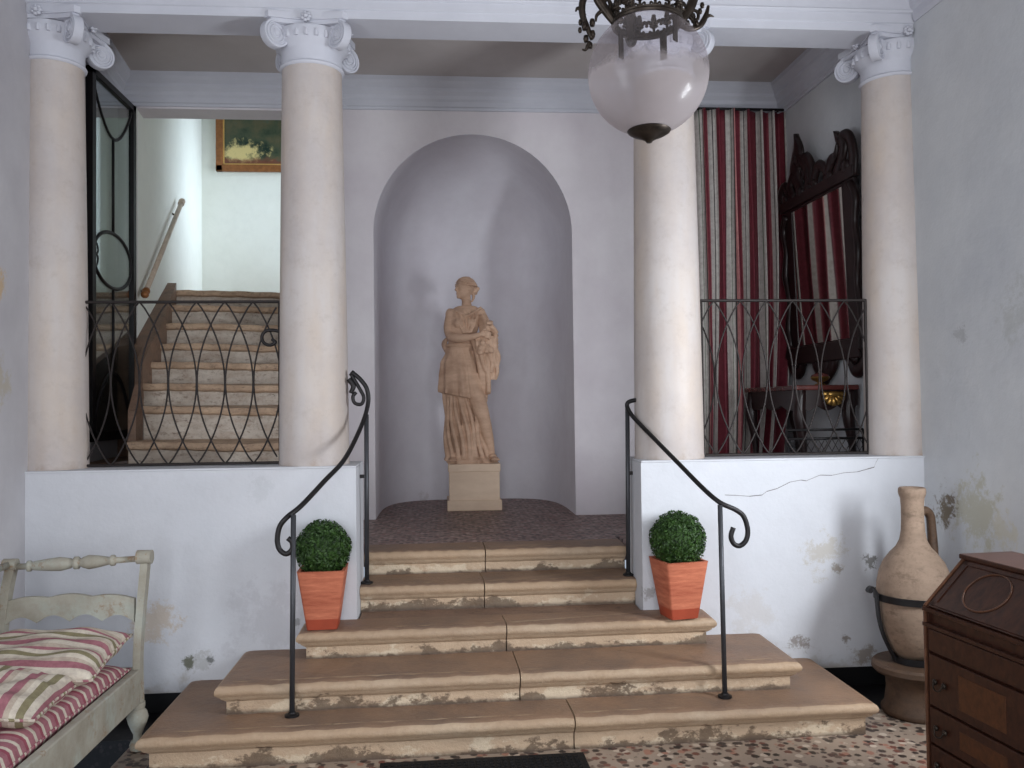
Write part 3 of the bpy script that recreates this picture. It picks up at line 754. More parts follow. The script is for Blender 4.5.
def statue():
    bm = bmesh.new()
    def sect(z, cx, cy, rx, ry, folds, n=72):
        pts = []
        for k in range(n):
            a = 2*PI*k/n
            m = 1.0
            for (cnt, amp, ph) in folds: m += amp*math.sin(cnt*a+ph)
            pts.append((cx+rx*m*math.cos(a), cy+ry*m*math.sin(a), z))
        return pts
    def loft(keys, step=.012, tilt=0):
        rs = []
        z = keys[0][0]
        while z <= keys[-1][0]+1e-6:
            for a, b in zip(keys, keys[1:]):
                if a[0] <= z <= b[0]+1e-9:
                    q = (z-a[0])/(b[0]-a[0]); q = q*q*(3-2*q)
                    v = [a[i]+(b[i]-a[i])*q for i in range(1, 6)]
                    A = v[4]
                    sc_ = sect(z, v[0], v[1], v[2], v[3], [(9, A, 1.2+z*2.2), (14, A*.7, .4-z*3.5), (5, A*.6, 2+z*1.5)])
                    if tilt:
                        w_ = tilt*max(0, 1-(z-keys[0][0])/.3)
                        sc_ = [(p[0], p[1], p[2]-w_*(p[0]-v[0])/v[2]) for p in sc_]
                    rs.append(sc_); break
            z += step
        rings(bm, rs)
    # rocky base, long skirt
    loft([(0, -.02, 0, .205, .165, .05), (.03, -.02, 0, .20, .16, .06), (.05, -.03, 0, .17, .13, .05)], .01)
    loft([(.02, -.045, 0, .188, .138, .10), (.08, -.055, 0, .155, .12, .13), (.2, -.065, 0, .140, .11, .13), (.38, -.085, 0, .133, .105, .10), (.56, -.10, 0, .145, .11, .05), (.7, -.10, 0, .14, .11, .03)])
    # diagonal drapery ridges sweeping down the skirt
    for i in range(9):
        a = -PI*.95+i*PI*.105
        p0 = Vector((-.10+.138*math.cos(a), .105*math.sin(a), .60)); p1 = Vector((-.05+.175*math.cos(a+.25), .13*math.sin(a+.25), .035))
        pts = [p0.lerp(p1, k/8)+Vector((.012*math.sin(k*.8+i), -.006, 0)) for k in range(9)]
        tube(bm, pts, [.010, .016, .020, .022], 8)
    # advancing leg (viewer's right) and feet
    tube(bm, smoothpath([(-.01, -.03, .66), (.045, -.075, .48), (.085, -.085, .36), (.12, -.055, .20), (.15, -.035, .06)], 5), [.085, .072, .055, .048, .030], 16)
    for (fx, fy, dx) in ((.155, -.10, .035), (-.15, -.10, -.06)):
        ball(bm, (fx, fy+.04, .048), .038, 12, (1, 1.5, .8)); ball(bm, (fx+dx*.4, fy-.03, .036), .034, 12, (1.1, 1.5, .55))
        for k in range(5): ball(bm, (fx+dx*.5-.028+k*.014, fy-.082+abs(k-1)*.006, .030), .0105, 8, (1, 1.3, .9))
    # tunic, flaring to the hem
    loft([(.545, -.085, 0, .188, .14, .060), (.57, -.085, 0, .190, .142, .060), (.70, -.095, 0, .176, .132, .045), (.82, -.11, 0, .155, .118, .03), (.93, -.105, 0, .118, .094, .015), (.985, -.095, 0, .106, .086, .012)], tilt=.04)
    for i in range(16):
        a = 2*PI*i/16+.2
        p0 = Vector((-.10+.118*math.cos(a), .092*math.sin(a), .93)); p1 = Vector((-.085+.188*math.cos(a+.12), .14*math.sin(a+.12), .545-.04*math.cos(a+.12)))
        tube(bm, [p0.lerp(p1, k/6)+Vector((.006*math.sin(k+i), 0, 0)) for k in range(7)], [.005, .010, .014], 8)
    # belt
    rings(bm, [sect(.965, -.097, 0, .122, .096, []), sect(.975, -.096, 0, .125, .099, []), sect(.99, -.095, 0, .122, .096, [])])
    # torso
    loft([(.97, -.095, 0, .104, .086, .01), (1.04, -.088, 0, .110, .088, .012), (1.12, -.075, -.004, .128, .096, .012), (1.20, -.062, 0, .138, .092, .008), (1.26, -.055, .004, .135, .078, .004), (1.295, -.048, .006, .098, .06, 0), (1.315, -.042, .006, .055, .05, 0)])
    for sx in (-.112, .0): ball(bm, (sx, -.075, 1.155), .045, 14)
    # bodice folds
    for i in range(6):
        tube(bm, smoothpath([(-.15+i*.035, -.070, 1.26), (-.12+i*.03, -.105, 1.17), (-.075+i*.012, -.100, 1.07)], 4), .0065, 6)
    tube(bm, smoothpath([(-.17, -.03, 1.27), (-.10, -.082, 1.245), (-.045, -.095, 1.215), (.02, -.082, 1.25), (.075, -.03, 1.29)], 5), .012, 8)
    # neck
    tube(bm, [(-.042, .006, 1.29), (-.045, .0, 1.345), (-.05, -.002, 1.40)], [.047, .038, .041], 14)
    # head turned towards the viewer's left
    hc = Vector((-.055, -.004, 1.452)); hr = Matrix.Rotation(math.radians(-58), 3, 'Z')
    def H(x, y, z): return hc+hr @ Vector((x, y, z))
    ball(bm, hc+Vector((0, 0, .012)), .078, 24, (.86, 1.02, 1.02), hr)
    ball(bm, H(0, -.022, -.034), .058, 20, (.86, .90, 1.05), hr)          # jaw
    ball(bm, H(0, -.066, -.072), .018, 10)                                # chin
    tube(bm, [H(0, -.078, .012), H(0, -.092, -.016), H(0, -.080, -.024)], [.008, .0125, .010], 8)  # nose
    for s in (-1, 1):
        tube(bm, [H(.010*s, -.080, .016), H(.030*s, -.074, .020), H(.048*s, -.056, .012)], [.006, .007, .005], 8)
        ball(bm, H(.026*s, -.068, .002), .0105, 8, (1.2, .8, .7), hr)
        ball(bm, H(.068*s, .004, -.008), .017, 10, (.5, .8, 1.3), hr)     # ear
    tube(bm, [H(-.020, -.074, -.044), H(0, -.083, -.042), H(.020, -.074, -.044)], [.004, .0065, .004], 8)
    tube(bm, [H(-.015, -.073, -.053), H(0, -.080, -.054), H(.015, -.073, -.053)], [.004, .0065, .004], 8)
    # hair: waves combed back from the brow, knot at the nape
    for i in range(11):
        a = PI*(i+.5)/11
        pts = []
        for k in range(9):
            b = -.95+k*.30                       # from brow to nape
            rad = .083+.003*math.sin(k*2.4+i)
            pts.append(H(rad*.88*math.cos(a)*math.cos(b*.55), rad*math.sin(b)*1.0+.004, .016+rad*math.sin(a)*math.cos(b)*.98))
        tube(bm, pts, [.004, .007, .009, .008], 8)
    ball(bm, H(0, .092, -.008), .036, 14, (1, .9, .9)); ball(bm, H(.016, .118, .006), .018, 10); ball(bm, H(-.010, .112, -.028), .018, 10); ball(bm, H(.0, .10, .028), .018, 10)
    tube(bm, smoothpath([H(.02, .07, -.04), H(.028, .066, -.075), H(.018, .055, -.11)], 4), [.016, .012, .007], 8)
    # draped right shoulder (viewer's left) and cap sleeve
    ball(bm, (-.178, .0, 1.238), .052, 16, (.85, 1.05, 1.0)); ball(bm, (-.185, 0, 1.18), .052, 16, (.85, 1, 1.35))
    for i in range(5): tube(bm, [(-.155-.012*i, -.045+.02*i, 1.275-.006*i), (-.185-.009*i, -.05+.018*i, 1.20), (-.19-.007*i, -.048+.018*i, 1.125)], .0075, 6)
    # right arm across the waist
    tube(bm, smoothpath([(-.180, -.01, 1.22), (-.195, -.025, 1.13), (-.188, -.055, 1.065), (-.165, -.095, 1.035)], 5), [.042, .043, .038, .036], 14)
    tube(bm, smoothpath([(-.178, -.085, 1.045), (-.12, -.135, 1.028), (-.04, -.155, 1.030), (.035, -.155, 1.048), (.06, -.152, 1.055)], 5), [.038, .037, .030, .022, .020], 14)
    ball(bm, (.082, -.155, 1.058), .026, 12, (1.3, .62, .9))
    for k in range(4):      # fingers closing over the cloth
        z0 = 1.078-k*.015
        tube(bm, smoothpath([(.098, -.160, z0), (.125, -.168, z0-.003), (.145-.003*k, -.158, z0-.012), (.148-.004*k, -.142, z0-.022)], 3), [.0085, .008, .007, .006], 8)
    tube(bm, smoothpath([(.068, -.160, 1.075), (.088, -.172, 1.092), (.108, -.172, 1.098)], 3), [.010, .009, .007], 8)
    # left arm (viewer's right)
    ball(bm, (.070, .002, 1.25), .045, 14)
    tube(bm, smoothpath([(.075, .0, 1.245), (.115, .01, 1.17), (.140, -.01, 1.085)], 5), [.040, .037, .034], 14)
    tube(bm, smoothpath([(.140, -.01, 1.085), (.155, -.07, 1.10), (.150, -.135, 1.135)], 5), [.034, .030, .021], 12)
    ball(bm, (.148, -.155, 1.148), .024, 12, (.8, 1.1, 1.0))
    for k in range(4): tube(bm, smoothpath([(.160-k*.012, -.170, 1.158), (.158-k*.013, -.190, 1.150), (.152-k*.012, -.192, 1.132)], 3), [.008, .0075, .006], 8)
    tube(bm, [(.132, -.160, 1.165), (.122, -.178, 1.176)], [.009, .006], 8)
    for i in range(5):      # sleeve folds filling in between arm and bodice
        tube(bm, smoothpath([(.055+.008*i, -.03-.01*i, 1.22), (.075+.010*i, -.05-.012*i, 1.15), (.08+.010*i, -.075-.012*i, 1.08)], 4), [.020, .026, .022], 8)
    # sleeve roll and the cloth gathered in front, falling at the side
    for i in range(6):
        a = i/5
        tube(bm, smoothpath([(.115+.03*a, -.12+.03*i*.6, 1.13-.012*i), (.165+.018*a, -.125+.02*i, 1.115-.02*i), (.205, -.10+.014*i, 1.07-.03*i)], 4), [.016, .019, .015], 8)
    rng = random.Random(3)
    for i in range(16):
        a = i/15; x0 = .04+.15*a
        pts = [(x0, -.13+.05*rng.random(), 1.05-.02*rng.random()), (x0+.015*math.sin(i*2), -.15+.04*rng.random(), .97), (x0+.012*math.sin(i*1.3+1)+.01, -.13+.05*rng.random(), .88), (x0*.75+.055+.012*math.sin(i), -.10, .80+.05*math.sin(i*1.7)), (x0*.35+.125, -.08, .74+.06*math.sin(i*2.1))]
        tube(bm, smoothpath(pts, 4), [.021, .023, .020, .017, .010], 8)
    # folds joining the gathered cloth to the waist
    for i in range(5):
        tube(bm, smoothpath([(.0+.012*i, -.085-.008*i, 1.02-.01*i), (.028+.012*i, -.10, .94), (.045+.014*i, -.095, .85), (.06+.012*i, -.085, .76), (.07+.01*i, -.07, .66-.02*i)], 4), [.020, .024, .022, .018], 8)
    for i in range(14): ball(bm, (.055+.10*rng.random(), -.165-.01*rng.random(), .87+.12*rng.random()), .020+.008*rng.random(), 8)
    # tail of the mantle down the side to the knee
    for i in range(6):
        tube(bm, smoothpath([(.055+i*.012, .0-.02*i, .82), (.075+i*.010, -.03*i*.6, .68), (.088+i*.008, -.02*i, .58), (.10+i*.006, -.03-.01*i, .50+.02*i)], 4), [.022, .024, .020, .012], 8)
    # mantle puff behind the hip on the viewer's left
    for i in range(5): tube(bm, smoothpath([(-.19, .03+.012*i, 1.06), (-.225-.004*i, .03+.01*i, 1.0), (-.215, .025+.012*i, .93), (-.19, .03, .87)], 4), [.014, .018, .014], 8)
    return bm
o = obj('stone_statue', statue(), M['statue'], None, True)
o.location = (SX, SY, PZ+.3775)
md = o.modifiers.new('Remesh', 'REMESH'); md.mode = 'VOXEL'; md.voxel_size = .0046; md.use_smooth_shade = True
md = o.modifiers.new('Smooth', 'SMOOTH'); md.factor = .5; md.iterations = 1
tag(o, 'tan stone statue of a draped woman holding gathered cloth, on the niche pedestal', 'statue')

# ------------------------------------------------------------------ hanging lantern
LC = (.798, 3.20, 2.872); GR = .231
t = thing('hanging_lantern', 'hanging lantern with frosted glass globe and pierced dark metal crown', 'lantern', LC)
bm = bmesh.new()
pr = []
a0 = math.asin(.075/GR); a1 = PI-math.asin(.128/GR)
for k in range(41):
    a = a0+(a1-a0)*k/40
    pr.append((GR*math.sin(a), -GR*math.cos(a)))
pr += [(.130, pr[-1][1]+.012), (.126, pr[-1][1]+.012)]
n0 = len(pr)
for k in range(40, -1, -1):
    a = a0+(a1-a0)*k/40
    pr.append(((GR-.004)*math.sin(a), -(GR-.004)*math.cos(a)))
lathe(bm, pr+[pr[0]], seg=64)
g_ = obj('glass_globe', bm, [M['globe'], M['clear']], t, True)
for f in g_.data.polygons:
    if (f.center-Vector((0, 0, 0))).length < GR-.0025: f.material_index = 1
bm = bmesh.new()
lathe(bm, [(.0, -.268), (.010, -.266), (.016, -.258), (.030, -.250), (.060, -.238), (.080, -.226), (.084, -.219), (.078, -.214), (.06, -.214), (.0, -.214)], seg=36)
obj('bottom_cap', bm, M['bronze'], t, 'auto')
zr = .196
bm = bmesh.new()
lathe(bm, [(.118, zr), (.136, zr-.004), (.139, zr+.004), (.134, zr+.010), (.136, zr+.016), (.128, zr+.020), (.118, zr+.018), (.118, zr)], seg=48)
cr = obj('crown_ring', bm, M['bronze'], t, 'auto')
def lily(bm, c, d, s=1.0):
    """fleur-de-lis finial: c base point, d tangent direction"""
    c = Vector(c); d = Vector(d); u = Vector((0, 0, 1)); f = d.cross(u)
    tube(bm, [c, c+u*.022*s], .005*s, 6)
    ball(bm, c+u*.048*s, .011*s, 8, (.9, .9, 2.2))
    ball(bm, c+u*.026*s, .008*s, 8, (2.0, 2.0, .6))
    for k in (-1, 1):
        pts = [c+u*.020*s, c+d*k*.010*s+u*.036*s, c+d*k*.019*s+u*.044*s, c+d*k*.025*s+u*.036*s, c+d*k*.022*s+u*.028*s]
        tube(bm, smoothpath(pts, 3), [.0055*s, .0065*s, .006*s, .004*s], 6)
    for k in (-1, 1):
        tube(bm, smoothpath([c+d*k*.002, c+d*k*.014*s+u*.012*s, c+d*k*.017*s+u*.002], 3), .0032*s, 6)
for k in range(14):
    a = 2*PI*(k+.5)/14
    bm = bmesh.new(); lily(bm, (.128*math.cos(a), .128*math.sin(a), zr+.014), (-math.sin(a), math.cos(a), 0), 1.18)
    obj('lily_finial', bm, M['bronze'], cr, True)
for k in range(4):
    a = PI/4+k*PI/2
    c = Vector((.121*math.cos(a), .121*math.sin(a), 0)); d = Vector((-math.sin(a), math.cos(a), 0)); n = Vector((math.cos(a), math.sin(a), 0))
    bm = bmesh.new()
    rings(bm, [[c+d*x*.014+n*y*.003+Vector((0, 0, z)) for x, y in ((-1, -1), (1, -1), (1, 1), (-1, 1))] for z in (zr-.10, zr+.006)])
    obj('strap', bm, M['bronze'], t)
for ang in (178, 10, 95):
    a = math.radians(ang); n = Vector((math.cos(a), math.sin(a), 0)); u = Vector((0, 0, 1)); sd = n.cross(u)
    bm = bmesh.new()
    def Q(r, z, s=0): return n*r+u*z+sd*s
    tube(bm, smoothpath([Q(.128, zr+.006), Q(.155, zr+.045), Q(.19, zr+.10), Q(.205, zr+.17), Q(.17, zr+.26), Q(.10, zr+.36), Q(.04, zr+.46), Q(.012, zr+.50)], 6), [.014, .018, .020, .018, .014, .012, .010, .009], 10)
    if ang == 178:      # leafy scroll hanging down
        tube(bm, smoothpath([Q(.20, zr+.14), Q(.245, zr+.10), Q(.252, zr+.04), Q(.235, zr-.01), Q(.215, zr-.06)], 5), [.012, .014, .012, .009], 8)
        for (r, z, s_, q) in ((.250, .035, 0, .018), (.212, .01, .012, .016), (.245, -.015, -.012, .017), (.213, -.04, 0, .015), (.238, -.055, .008, .015), (.222, -.085, 0, .012), (.258, .01, .010, .012), (.262, -.025, 0, .011), (.235, -.09, 0, .010)):
            ball(bm, Q(r, zr+z, s_), q, 8, (.75, .75, 1.25))
        tube(bm, smoothpath([Q(.245, zr+.04), Q(.268, zr+.062), Q(.278, zr+.048)], 4), [.010, .007, .003], 6)
        tube(bm, smoothpath([Q(.225, zr-.07), Q(.240, zr-.10), Q(.255, zr-.10)], 4), [.009, .006, .003], 6)
    else:               # pierced scroll turning outwards and up to a leaf tip
        tube(bm, smoothpath([Q(.14, zr+.01), Q(.18, zr+.0), Q(.225, zr+.02), Q(.25, zr+.06), Q(.262, zr+.10)], 5), [.010, .012, .012, .006], 8)
        tube(bm, smoothpath([Q(.24, zr+.045), Q(.262, zr+.062), Q(.285, zr+.060)], 4), [.010, .008, .002], 6)
        for (r, z, s_, q) in ((.17, .02, 0, .013), (.205, .022, .008, .012), (.20, .055, -.008, .013), (.225, .075, 0, .012), (.235, .10, 0, .012), (.165, .06, 0, .012)):
            ball(bm, Q(r, zr+z, s_), q, 8, (.8, .8, 1.2))
        tube(bm, smoothpath([Q(.19, zr+.03), Q(.215, zr+.045), Q(.215, zr+.07), Q(.195, zr+.075), Q(.19, zr+.055)], 4), [.007, .007, .005], 8)
    tube(bm, smoothpath([Q(.15, zr+.03), Q(.142, zr+.075), Q(.155, zr+.10), Q(.165, zr+.08)], 4), [.010, .009, .007, .005], 8)
    tube(bm, smoothpath([Q(.165, zr+.06), Q(.195, zr+.035), Q(.20, zr+.01)], 4), [.009, .007, .004], 8)
    obj('scroll_arm', bm, M['bronze'], t, True)
bm = bmesh.new(); lathe(bm, [(0, zr+.47), (.03, zr+.48), (.04, zr+.50), (.02, zr+.53), (.008, zr+.56), (0, zr+.56)], seg=20)
obj('boss', bm, M['bronze'], t, True)
bm = bmesh.new()
zz = zr+.56; k = 0
while zz < CZ-LC[2]-.05:
    ax = Vector((1, 0, 0)) if k % 2 else Vector((0, 1, 0))
    tube(bm, [Vector((0, 0, zz+.018))+ax*.010*math.cos(2*PI*i/12)+Vector((0, 0, .022*math.sin(2*PI*i/12))) for i in range(13)], .003, 6)
    zz += .034; k += 1
lathe(bm, [(.05, CZ-LC[2]), (.045, CZ-LC[2]-.02), (.01, CZ-LC[2]-.05), (0, CZ-LC[2]-.05)], seg=20)
obj('chain', bm, M['bronze'], t, True)

# ------------------------------------------------------------------ painted bench
BX0, BX1, BYF, BYN = -2.085, -1.43, 4.17, 2.55
t = thing('painted_bench', 'worn cream painted bench with turned end rail standing along the left wall', 'bench', (BX0, BYN, 0))
ob = (BX0, BYN, 0)
def bl(p): return (p[0]-ob[0], p[1]-ob[1], p[2]-ob[2])
def turned(bm, p0, p1, prof, seg=14):
    """lathe along an arbitrary axis; prof = [(fraction, radius)]"""
    p0 = Vector(p0); p1 = Vector(p1)
    tube(bm, [p0.lerp(p1, f) for f, r in prof], [r for f, r in prof], seg)
for yy, near in ((BYF, False), (BYN+.04, True)):
    # front post: squared, bowed, rolled top
    bm = bmesh.new()
    path = smoothpath([bl(p) for p in ((BX1-.018, yy, .20), (BX1-.022, yy, .42), (BX1-.010, yy, .62), (BX1+.004, yy, .78), (BX1+.010, yy+.01, .885))], 5)
    rs = []
    for i, p in enumerate(path):
        w = .017; d = .024
        rs.append([(p.x-w, p.y-d, p.z), (p.x+w, p.y-d, p.z), (p.x+w, p.y+d, p.z), (p.x-w, p.y+d, p.z)])
    rings(bm, rs)
    c = Vector(bl((BX1+.010, yy, .905)))
    tube(bm, [c+Vector((-.035, 0, -.0)), c+Vector((.032, 0, 0))], .033, 16)
    obj('front_post', bm, M['bench'], t, 'auto')
    bm = bmesh.new()
    path = smoothpath([bl(p) for p in ((BX0+.03, yy, .20), (BX0+.01, yy, .45), (BX0+.03, yy, .70), (BX0+.055, yy+.01, .87))], 5)
    rings(bm, [[(p.x-.02, p.y-.024, p.z), (p.x+.02, p.y-.024, p.z), (p.x+.02, p.y+.024, p.z), (p.x-.02, p.y+.024, p.z)] for p in path])
    c = Vector(bl((BX0+.055, yy, .885))); tube(bm, [c+Vector((-.03, 0, 0)), c+Vector((.03, 0, 0))], .028, 16)
    obj('rear_post', bm, M['bench'], t, 'auto')
    bm = bmesh.new()
    turned(bm, bl((BX0+.07, yy, .873)), bl((BX1, yy, .898)), [(0, .014), (.10, .015), (.11, .026), (.13, .026), (.14, .016), (.16, .022), (.28, .030), (.36, .033), (.44, .024), (.455, .016), (.47, .030), (.50, .030), (.515, .016), (.53, .024), (.58, .034), (.66, .028), (.74, .018), (.755, .026), (.78, .026), (.79, .015), (1, .014)])
    obj('top_rail', bm, M['bench'], t, True)
    bm = bmesh.new()
    top, bot = [], []
    nn = 48
    for k in range(nn+1):
        q = k/nn; x = BX0+.03+(BX1-.035-BX0-.03)*q
        top.append((x, .712+.018*math.sin(q*PI)+.012*abs(math.sin(q*PI*3.0))))
        bot.append((x, .603+.032*abs(math.sin(q*PI*4.0))+.012*math.sin(q*PI)))
    for k in range(nn):
        for (a, b, c_, d_) in ((bot[k], bot[k+1], top[k+1], top[k]),):
            A = [bl((a[0], yy-.012, a[1])), bl((b[0], yy-.012, b[1])), bl((c_[0], yy-.012, c_[1])), bl((d_[0], yy-.012, d_[1]))]
            B = [bl((p[0]+ob[0], yy+.012, p[2])) for p in A]
            va = [bm.verts.new(p) for p in A]; vb = [bm.verts.new(p) for p in B]
            bm.faces.new(va); bm.faces.new(vb[::-1]); bm.faces.new((va[3], va[2], vb[2], vb[3])); bm.faces.new((va[1], va[0], vb[0], vb[1]))
    bmesh.ops.remove_doubles(bm, verts=bm.verts[:], dist=.0005)
    obj('scalloped_slat', bm, M['bench'], t)
    bm = bmesh.new()
    a = bl((BX0+.02, yy-.02, .225)); b = bl((BX1-.03, yy+.02, .385)); box(bm, a[0], b[0], a[1], b[1], a[2], b[2], .005)
    obj('end_seat_rail', bm, M['bench'], t)
for (xx, yy) in ((BX1-.025, BYF), (BX1-.025, BYN+.04), (BX0+.03, BYF), (BX0+.03, BYN+.04)):
    bm = bmesh.new()
    lathe(bm, [(.026, 0), (.034, .006), (.036, .030), (.030, .045), (.020, .055), (.019, .075), (.028, .095), (.042, .13), (.048, .155), (.042, .18), (.030, .195), (.034, .205), (.034, .225), (.0, .225)], c=bl((xx, yy, 0)), seg=20)
    obj('leg', bm, M['bench'], t, 'auto')
bm = bmesh.new(); a = bl((BX1-.045, BYN+.05, .225)); b = bl((BX1-.005, BYF-.02, .385)); box(bm, a[0], b[0], a[1], b[1], a[2], b[2], .006)
obj('front_seat_rail', bm, M['bench'], t)
bm = bmesh.new(); a = bl((BX0+.005, BYN+.05, .225)); b = bl((BX0+.04, BYF-.02, .385)); box(bm, a[0], b[0], a[1], b[1], a[2], b[2], .006)
a = bl((BX0+.03, BYN+.05, .31)); b = bl((BX1-.04, BYF-.01, .335)); box(bm, a[0], b[0], a[1], b[1], a[2], b[2])
obj('seat_board', bm, M['bench'], t)
bm = bmesh.new()
turned(bm, bl((BX0+.05, BYN+.04, .885)), bl((BX0+.05, BYF, .885)), [(0, .016), (.2, .018), (.22, .028), (.25, .018), (.5, .032), (.75, .018), (.78, .028), (.8, .018), (1, .016)])
obj('back_rail', bm, M['bench'], t, True)

def cushion(name, w, d, h, mat, loc, rot, label, rot_uv=0, seedv=1, dents=.012, power=5, grp=None):
    bm = bmesh.new(); uvl = bm.loops.layers.uv.new('UVMap')
    n, m = 36, 36
    rng = random.Random(seedv); ph = [rng.uniform(0, 6) for _ in range(6)]
    def P(i, j, top):
        u = -1+2*i/n; v = -1+2*j/m
        e = max(0.0, (1-abs(u)**power))*max(0.0, (1-abs(v)**power))
        z = h/2*(e**.5)
        x = u*w/2*(1-.05*(1-abs(v))**1*abs(u)**3); y = v*d/2*(1-.05*(1-abs(u))*abs(v)**3)
        wv = dents*(math.sin(7*u+ph[0]+2*v)*math.sin(5*v+ph[1])+.6*math.sin(11*v+ph[2]-6*u))*(e**.3)
        return (x+wv*.5, y+wv*.5*math.sin(ph[3]), (z if top else -z)+wv)
    for top in (True, False):
        vs = [[bm.verts.new(P(i, j, top)) for j in range(m+1)] for i in range(n+1)]
        for i in range(n):
            for j in range(m):
                f = bm.faces.new((vs[i][j], vs[i+1][j], vs[i+1][j+1], vs[i][j+1]))
                for lp, (a, b) in zip(f.loops, ((i, j), (i+1, j), (i+1, j+1), (i, j+1))):
                    cx, cy = (a/n)*w, (b/m)*d
                    ca, sa = math.cos(rot_uv), math.sin(rot_uv)
                    lp[uvl].uv = (cx*ca+cy*sa, -cx*sa+cy*ca)
    bmesh.ops.remove_doubles(bm, verts=bm.verts[:], dist=.0004)
    o = obj(name, bm, mat, None, True); o.location = loc; o.rotation_euler = rot
    tag(o, label, 'cushion', grp)
    # piping round the edge
    bm = bmesh.new(); uvl = bm.loops.layers.uv.new('UVMap')
    pts = []
    for q in range(40): pts.append(P(q*n/40, 0, True))
    for q in range(40): pts.append(P(n, q*m/40, True))
    for q in range(40): pts.append(P(n-q*n/40, m, True))
    for q in range(41): pts.append(P(0, m-q*m/40, True))
    rs = []
    tube(bm, pts, .006, 6)
    for f in bm.faces:
        for lp in f.loops: lp[uvl].uv = ((lp.vert.co.x+lp.vert.co.y)*1.5, 0)
    p = obj('piping', bm, mat, o, True)
    return o
cushion('seat_cushion', .60, 1.52, .125, M['ticking2'], (-1.775, 3.37, .392), (0, 0, 0), 'flat pink and cream striped seat cushion on the painted bench, under the pillows', PI/2, 2, .004, 8)
cushion('striped_pillow', .64, .52, .17, M['ticking'], (-1.79, 3.90, .515), (.10, .0, .04), 'far striped pillow lying against the end rail of the bench', PI/2, 5, .010, 3.2, 'striped pillows on the bench')
cushion('striped_pillow', .60, .56, .16, M['ticking'], (-1.80, 3.44, .505), (-.06, .09, .10), 'near striped pillow slumped at the front of the painted bench', .0, 9, .013, 3.0, 'striped pillows on the bench')

# ------------------------------------------------------------------ slant-front desk
DA = math.radians(-85.0)      # direction of its width: towards the viewer
t = thing('writing_desk', 'dark walnut slant-front writing desk with drawers, right foreground corner', 'desk', (1.895, 3.262, 0), DA)
# local x runs along the width (towards the viewer), local y runs back towards the right wall
DW = 1.05; DD = .40
bm = bmesh.new()
side = [(0, .09), (DD, .09), (DD, .965), (.178, .965), (.005, .792), (0, .785)]
prism(bm, side, 'yz', 0, .022); prism(bm, side, 'yz', DW-.022, DW)
box(bm, .02, DW-.02, DD-.02, DD, .09, .96); box(bm, .0, DW, .0, DD, .085, .11)
box(bm, .02, DW-.02, .012, DD-.01, .10, .775)
obj('carcass', bm, M['desk'], t)
bm = bmesh.new()       # lighter edge banding on the far end
for a, b in (((-.002, .10), (-.002, .785)), ((-.002, .785), (.176, .963))):
    p0 = Vector((.006, a[0], a[1])); p1 = Vector((.006, b[0], b[1]))
    tube(bm, [p0, p1], .008, 6)
obj('edge_banding', bm, M['deskedge'], t)
bm = bmesh.new(); box(bm, -.012, DW+.012, .165, DD+.01, .962, .982, .005); obj('top_board', bm, M['desk'], t)
bm = bmesh.new()
th = .016
ny, nz = -.707, .707
A = (.004, .790); B = (.176, .962)
pl = [(A[0], A[1]), (B[0], B[1]), (B[0]+ny*-0+.0, B[1]-.0)]
prism(bm, [(A[0]-.004, A[1]), (B[0]-.004, B[1]), (B[0]+.008, B[1]-.010), (A[0]+.008, A[1]-.010)], 'yz', .026, DW-.026)
# raised border of the fall board
def onlid(x, s, h=0): return Vector((x, A[0]+(B[0]-A[0])*s-.004-.707*h, A[1]+(B[1]-A[1])*s+.707*h))
for (x0, x1, s0, s1) in ((.03, DW-.03, .03, .10), (.03, DW-.03, .90, .97), (.03, .055, .03, .97), (DW-.055, DW-.03, .03, .97)):
    rings(bm, [[onlid(x0, s0), onlid(x1, s0), onlid(x1, s1), onlid(x0, s1)], [onlid(x0, s0, .004), onlid(x1, s0, .004), onlid(x1, s1, .004), onlid(x0, s1, .004)]])
lid = obj('fall_board', bm, M['desk'], t)
bm = bmesh.new()
for cx in (.24,):
    pts = [onlid(cx+.115*math.cos(a)*.9, .52+.36*math.sin(a), .002) for a in [2*PI*k/40 for k in range(41)]]
    tube(bm, pts, .0035, 6)
obj('inlaid_circle', bm, M['deskedge'], lid, True)
for zc in (.775, .715):
    bm = bmesh.new(); box(bm, -.004, DW+.004, -.010, .02, zc-.008, zc+.008, .003); obj('moulding', bm, M['desk'], t)
bm = bmesh.new()
box(bm, -.006, DW+.006, -.014, .02, .09, .12, .004)
obj('moulding', bm, M['desk'], t)
def drawer(z0, z1, nk):
    bm = bmesh.new(); box(bm, .03, DW-.03, -.008, .012, z0, z1, .004)
    d = obj('drawer', bm, M['desk'], t)
    if z1-z0 > .12:
        for (a, b) in ((.20, .44), (.62, .86)):
            bm = bmesh.new(); box(bm, a, b, -.0095, -.006, z0+.035, z1-.035, .001)
            obj('veneer_panel', bm, M['inlay'], d)
    for kx in nk:
        bm = bmesh.new()
        for s in (-1, 1):
            zc = (z0+z1)/2
            ball(bm, (kx+s*.026, -.016, zc), .011, 12, (1, .6, 1.1)); tube(bm, [(kx+s*.026, -.006, zc), (kx+s*.026, -.016, zc)], .005, 8)
        tube(bm, smoothpath([(kx-.026, -.022, zc), (kx-.018, -.028, zc-.020), (kx, -.030, zc-.026), (kx+.018, -.028, zc-.020), (kx+.026, -.022, zc)], 4), .0032, 6)
        obj('drawer_pull', bm, M['bronze'], d, True)
drawer(.618, .704, ()); drawer(.408, .606, (.10, .95)); drawer(.262, .398, (.10, .95)); drawer(.125, .252, (.10, .95))
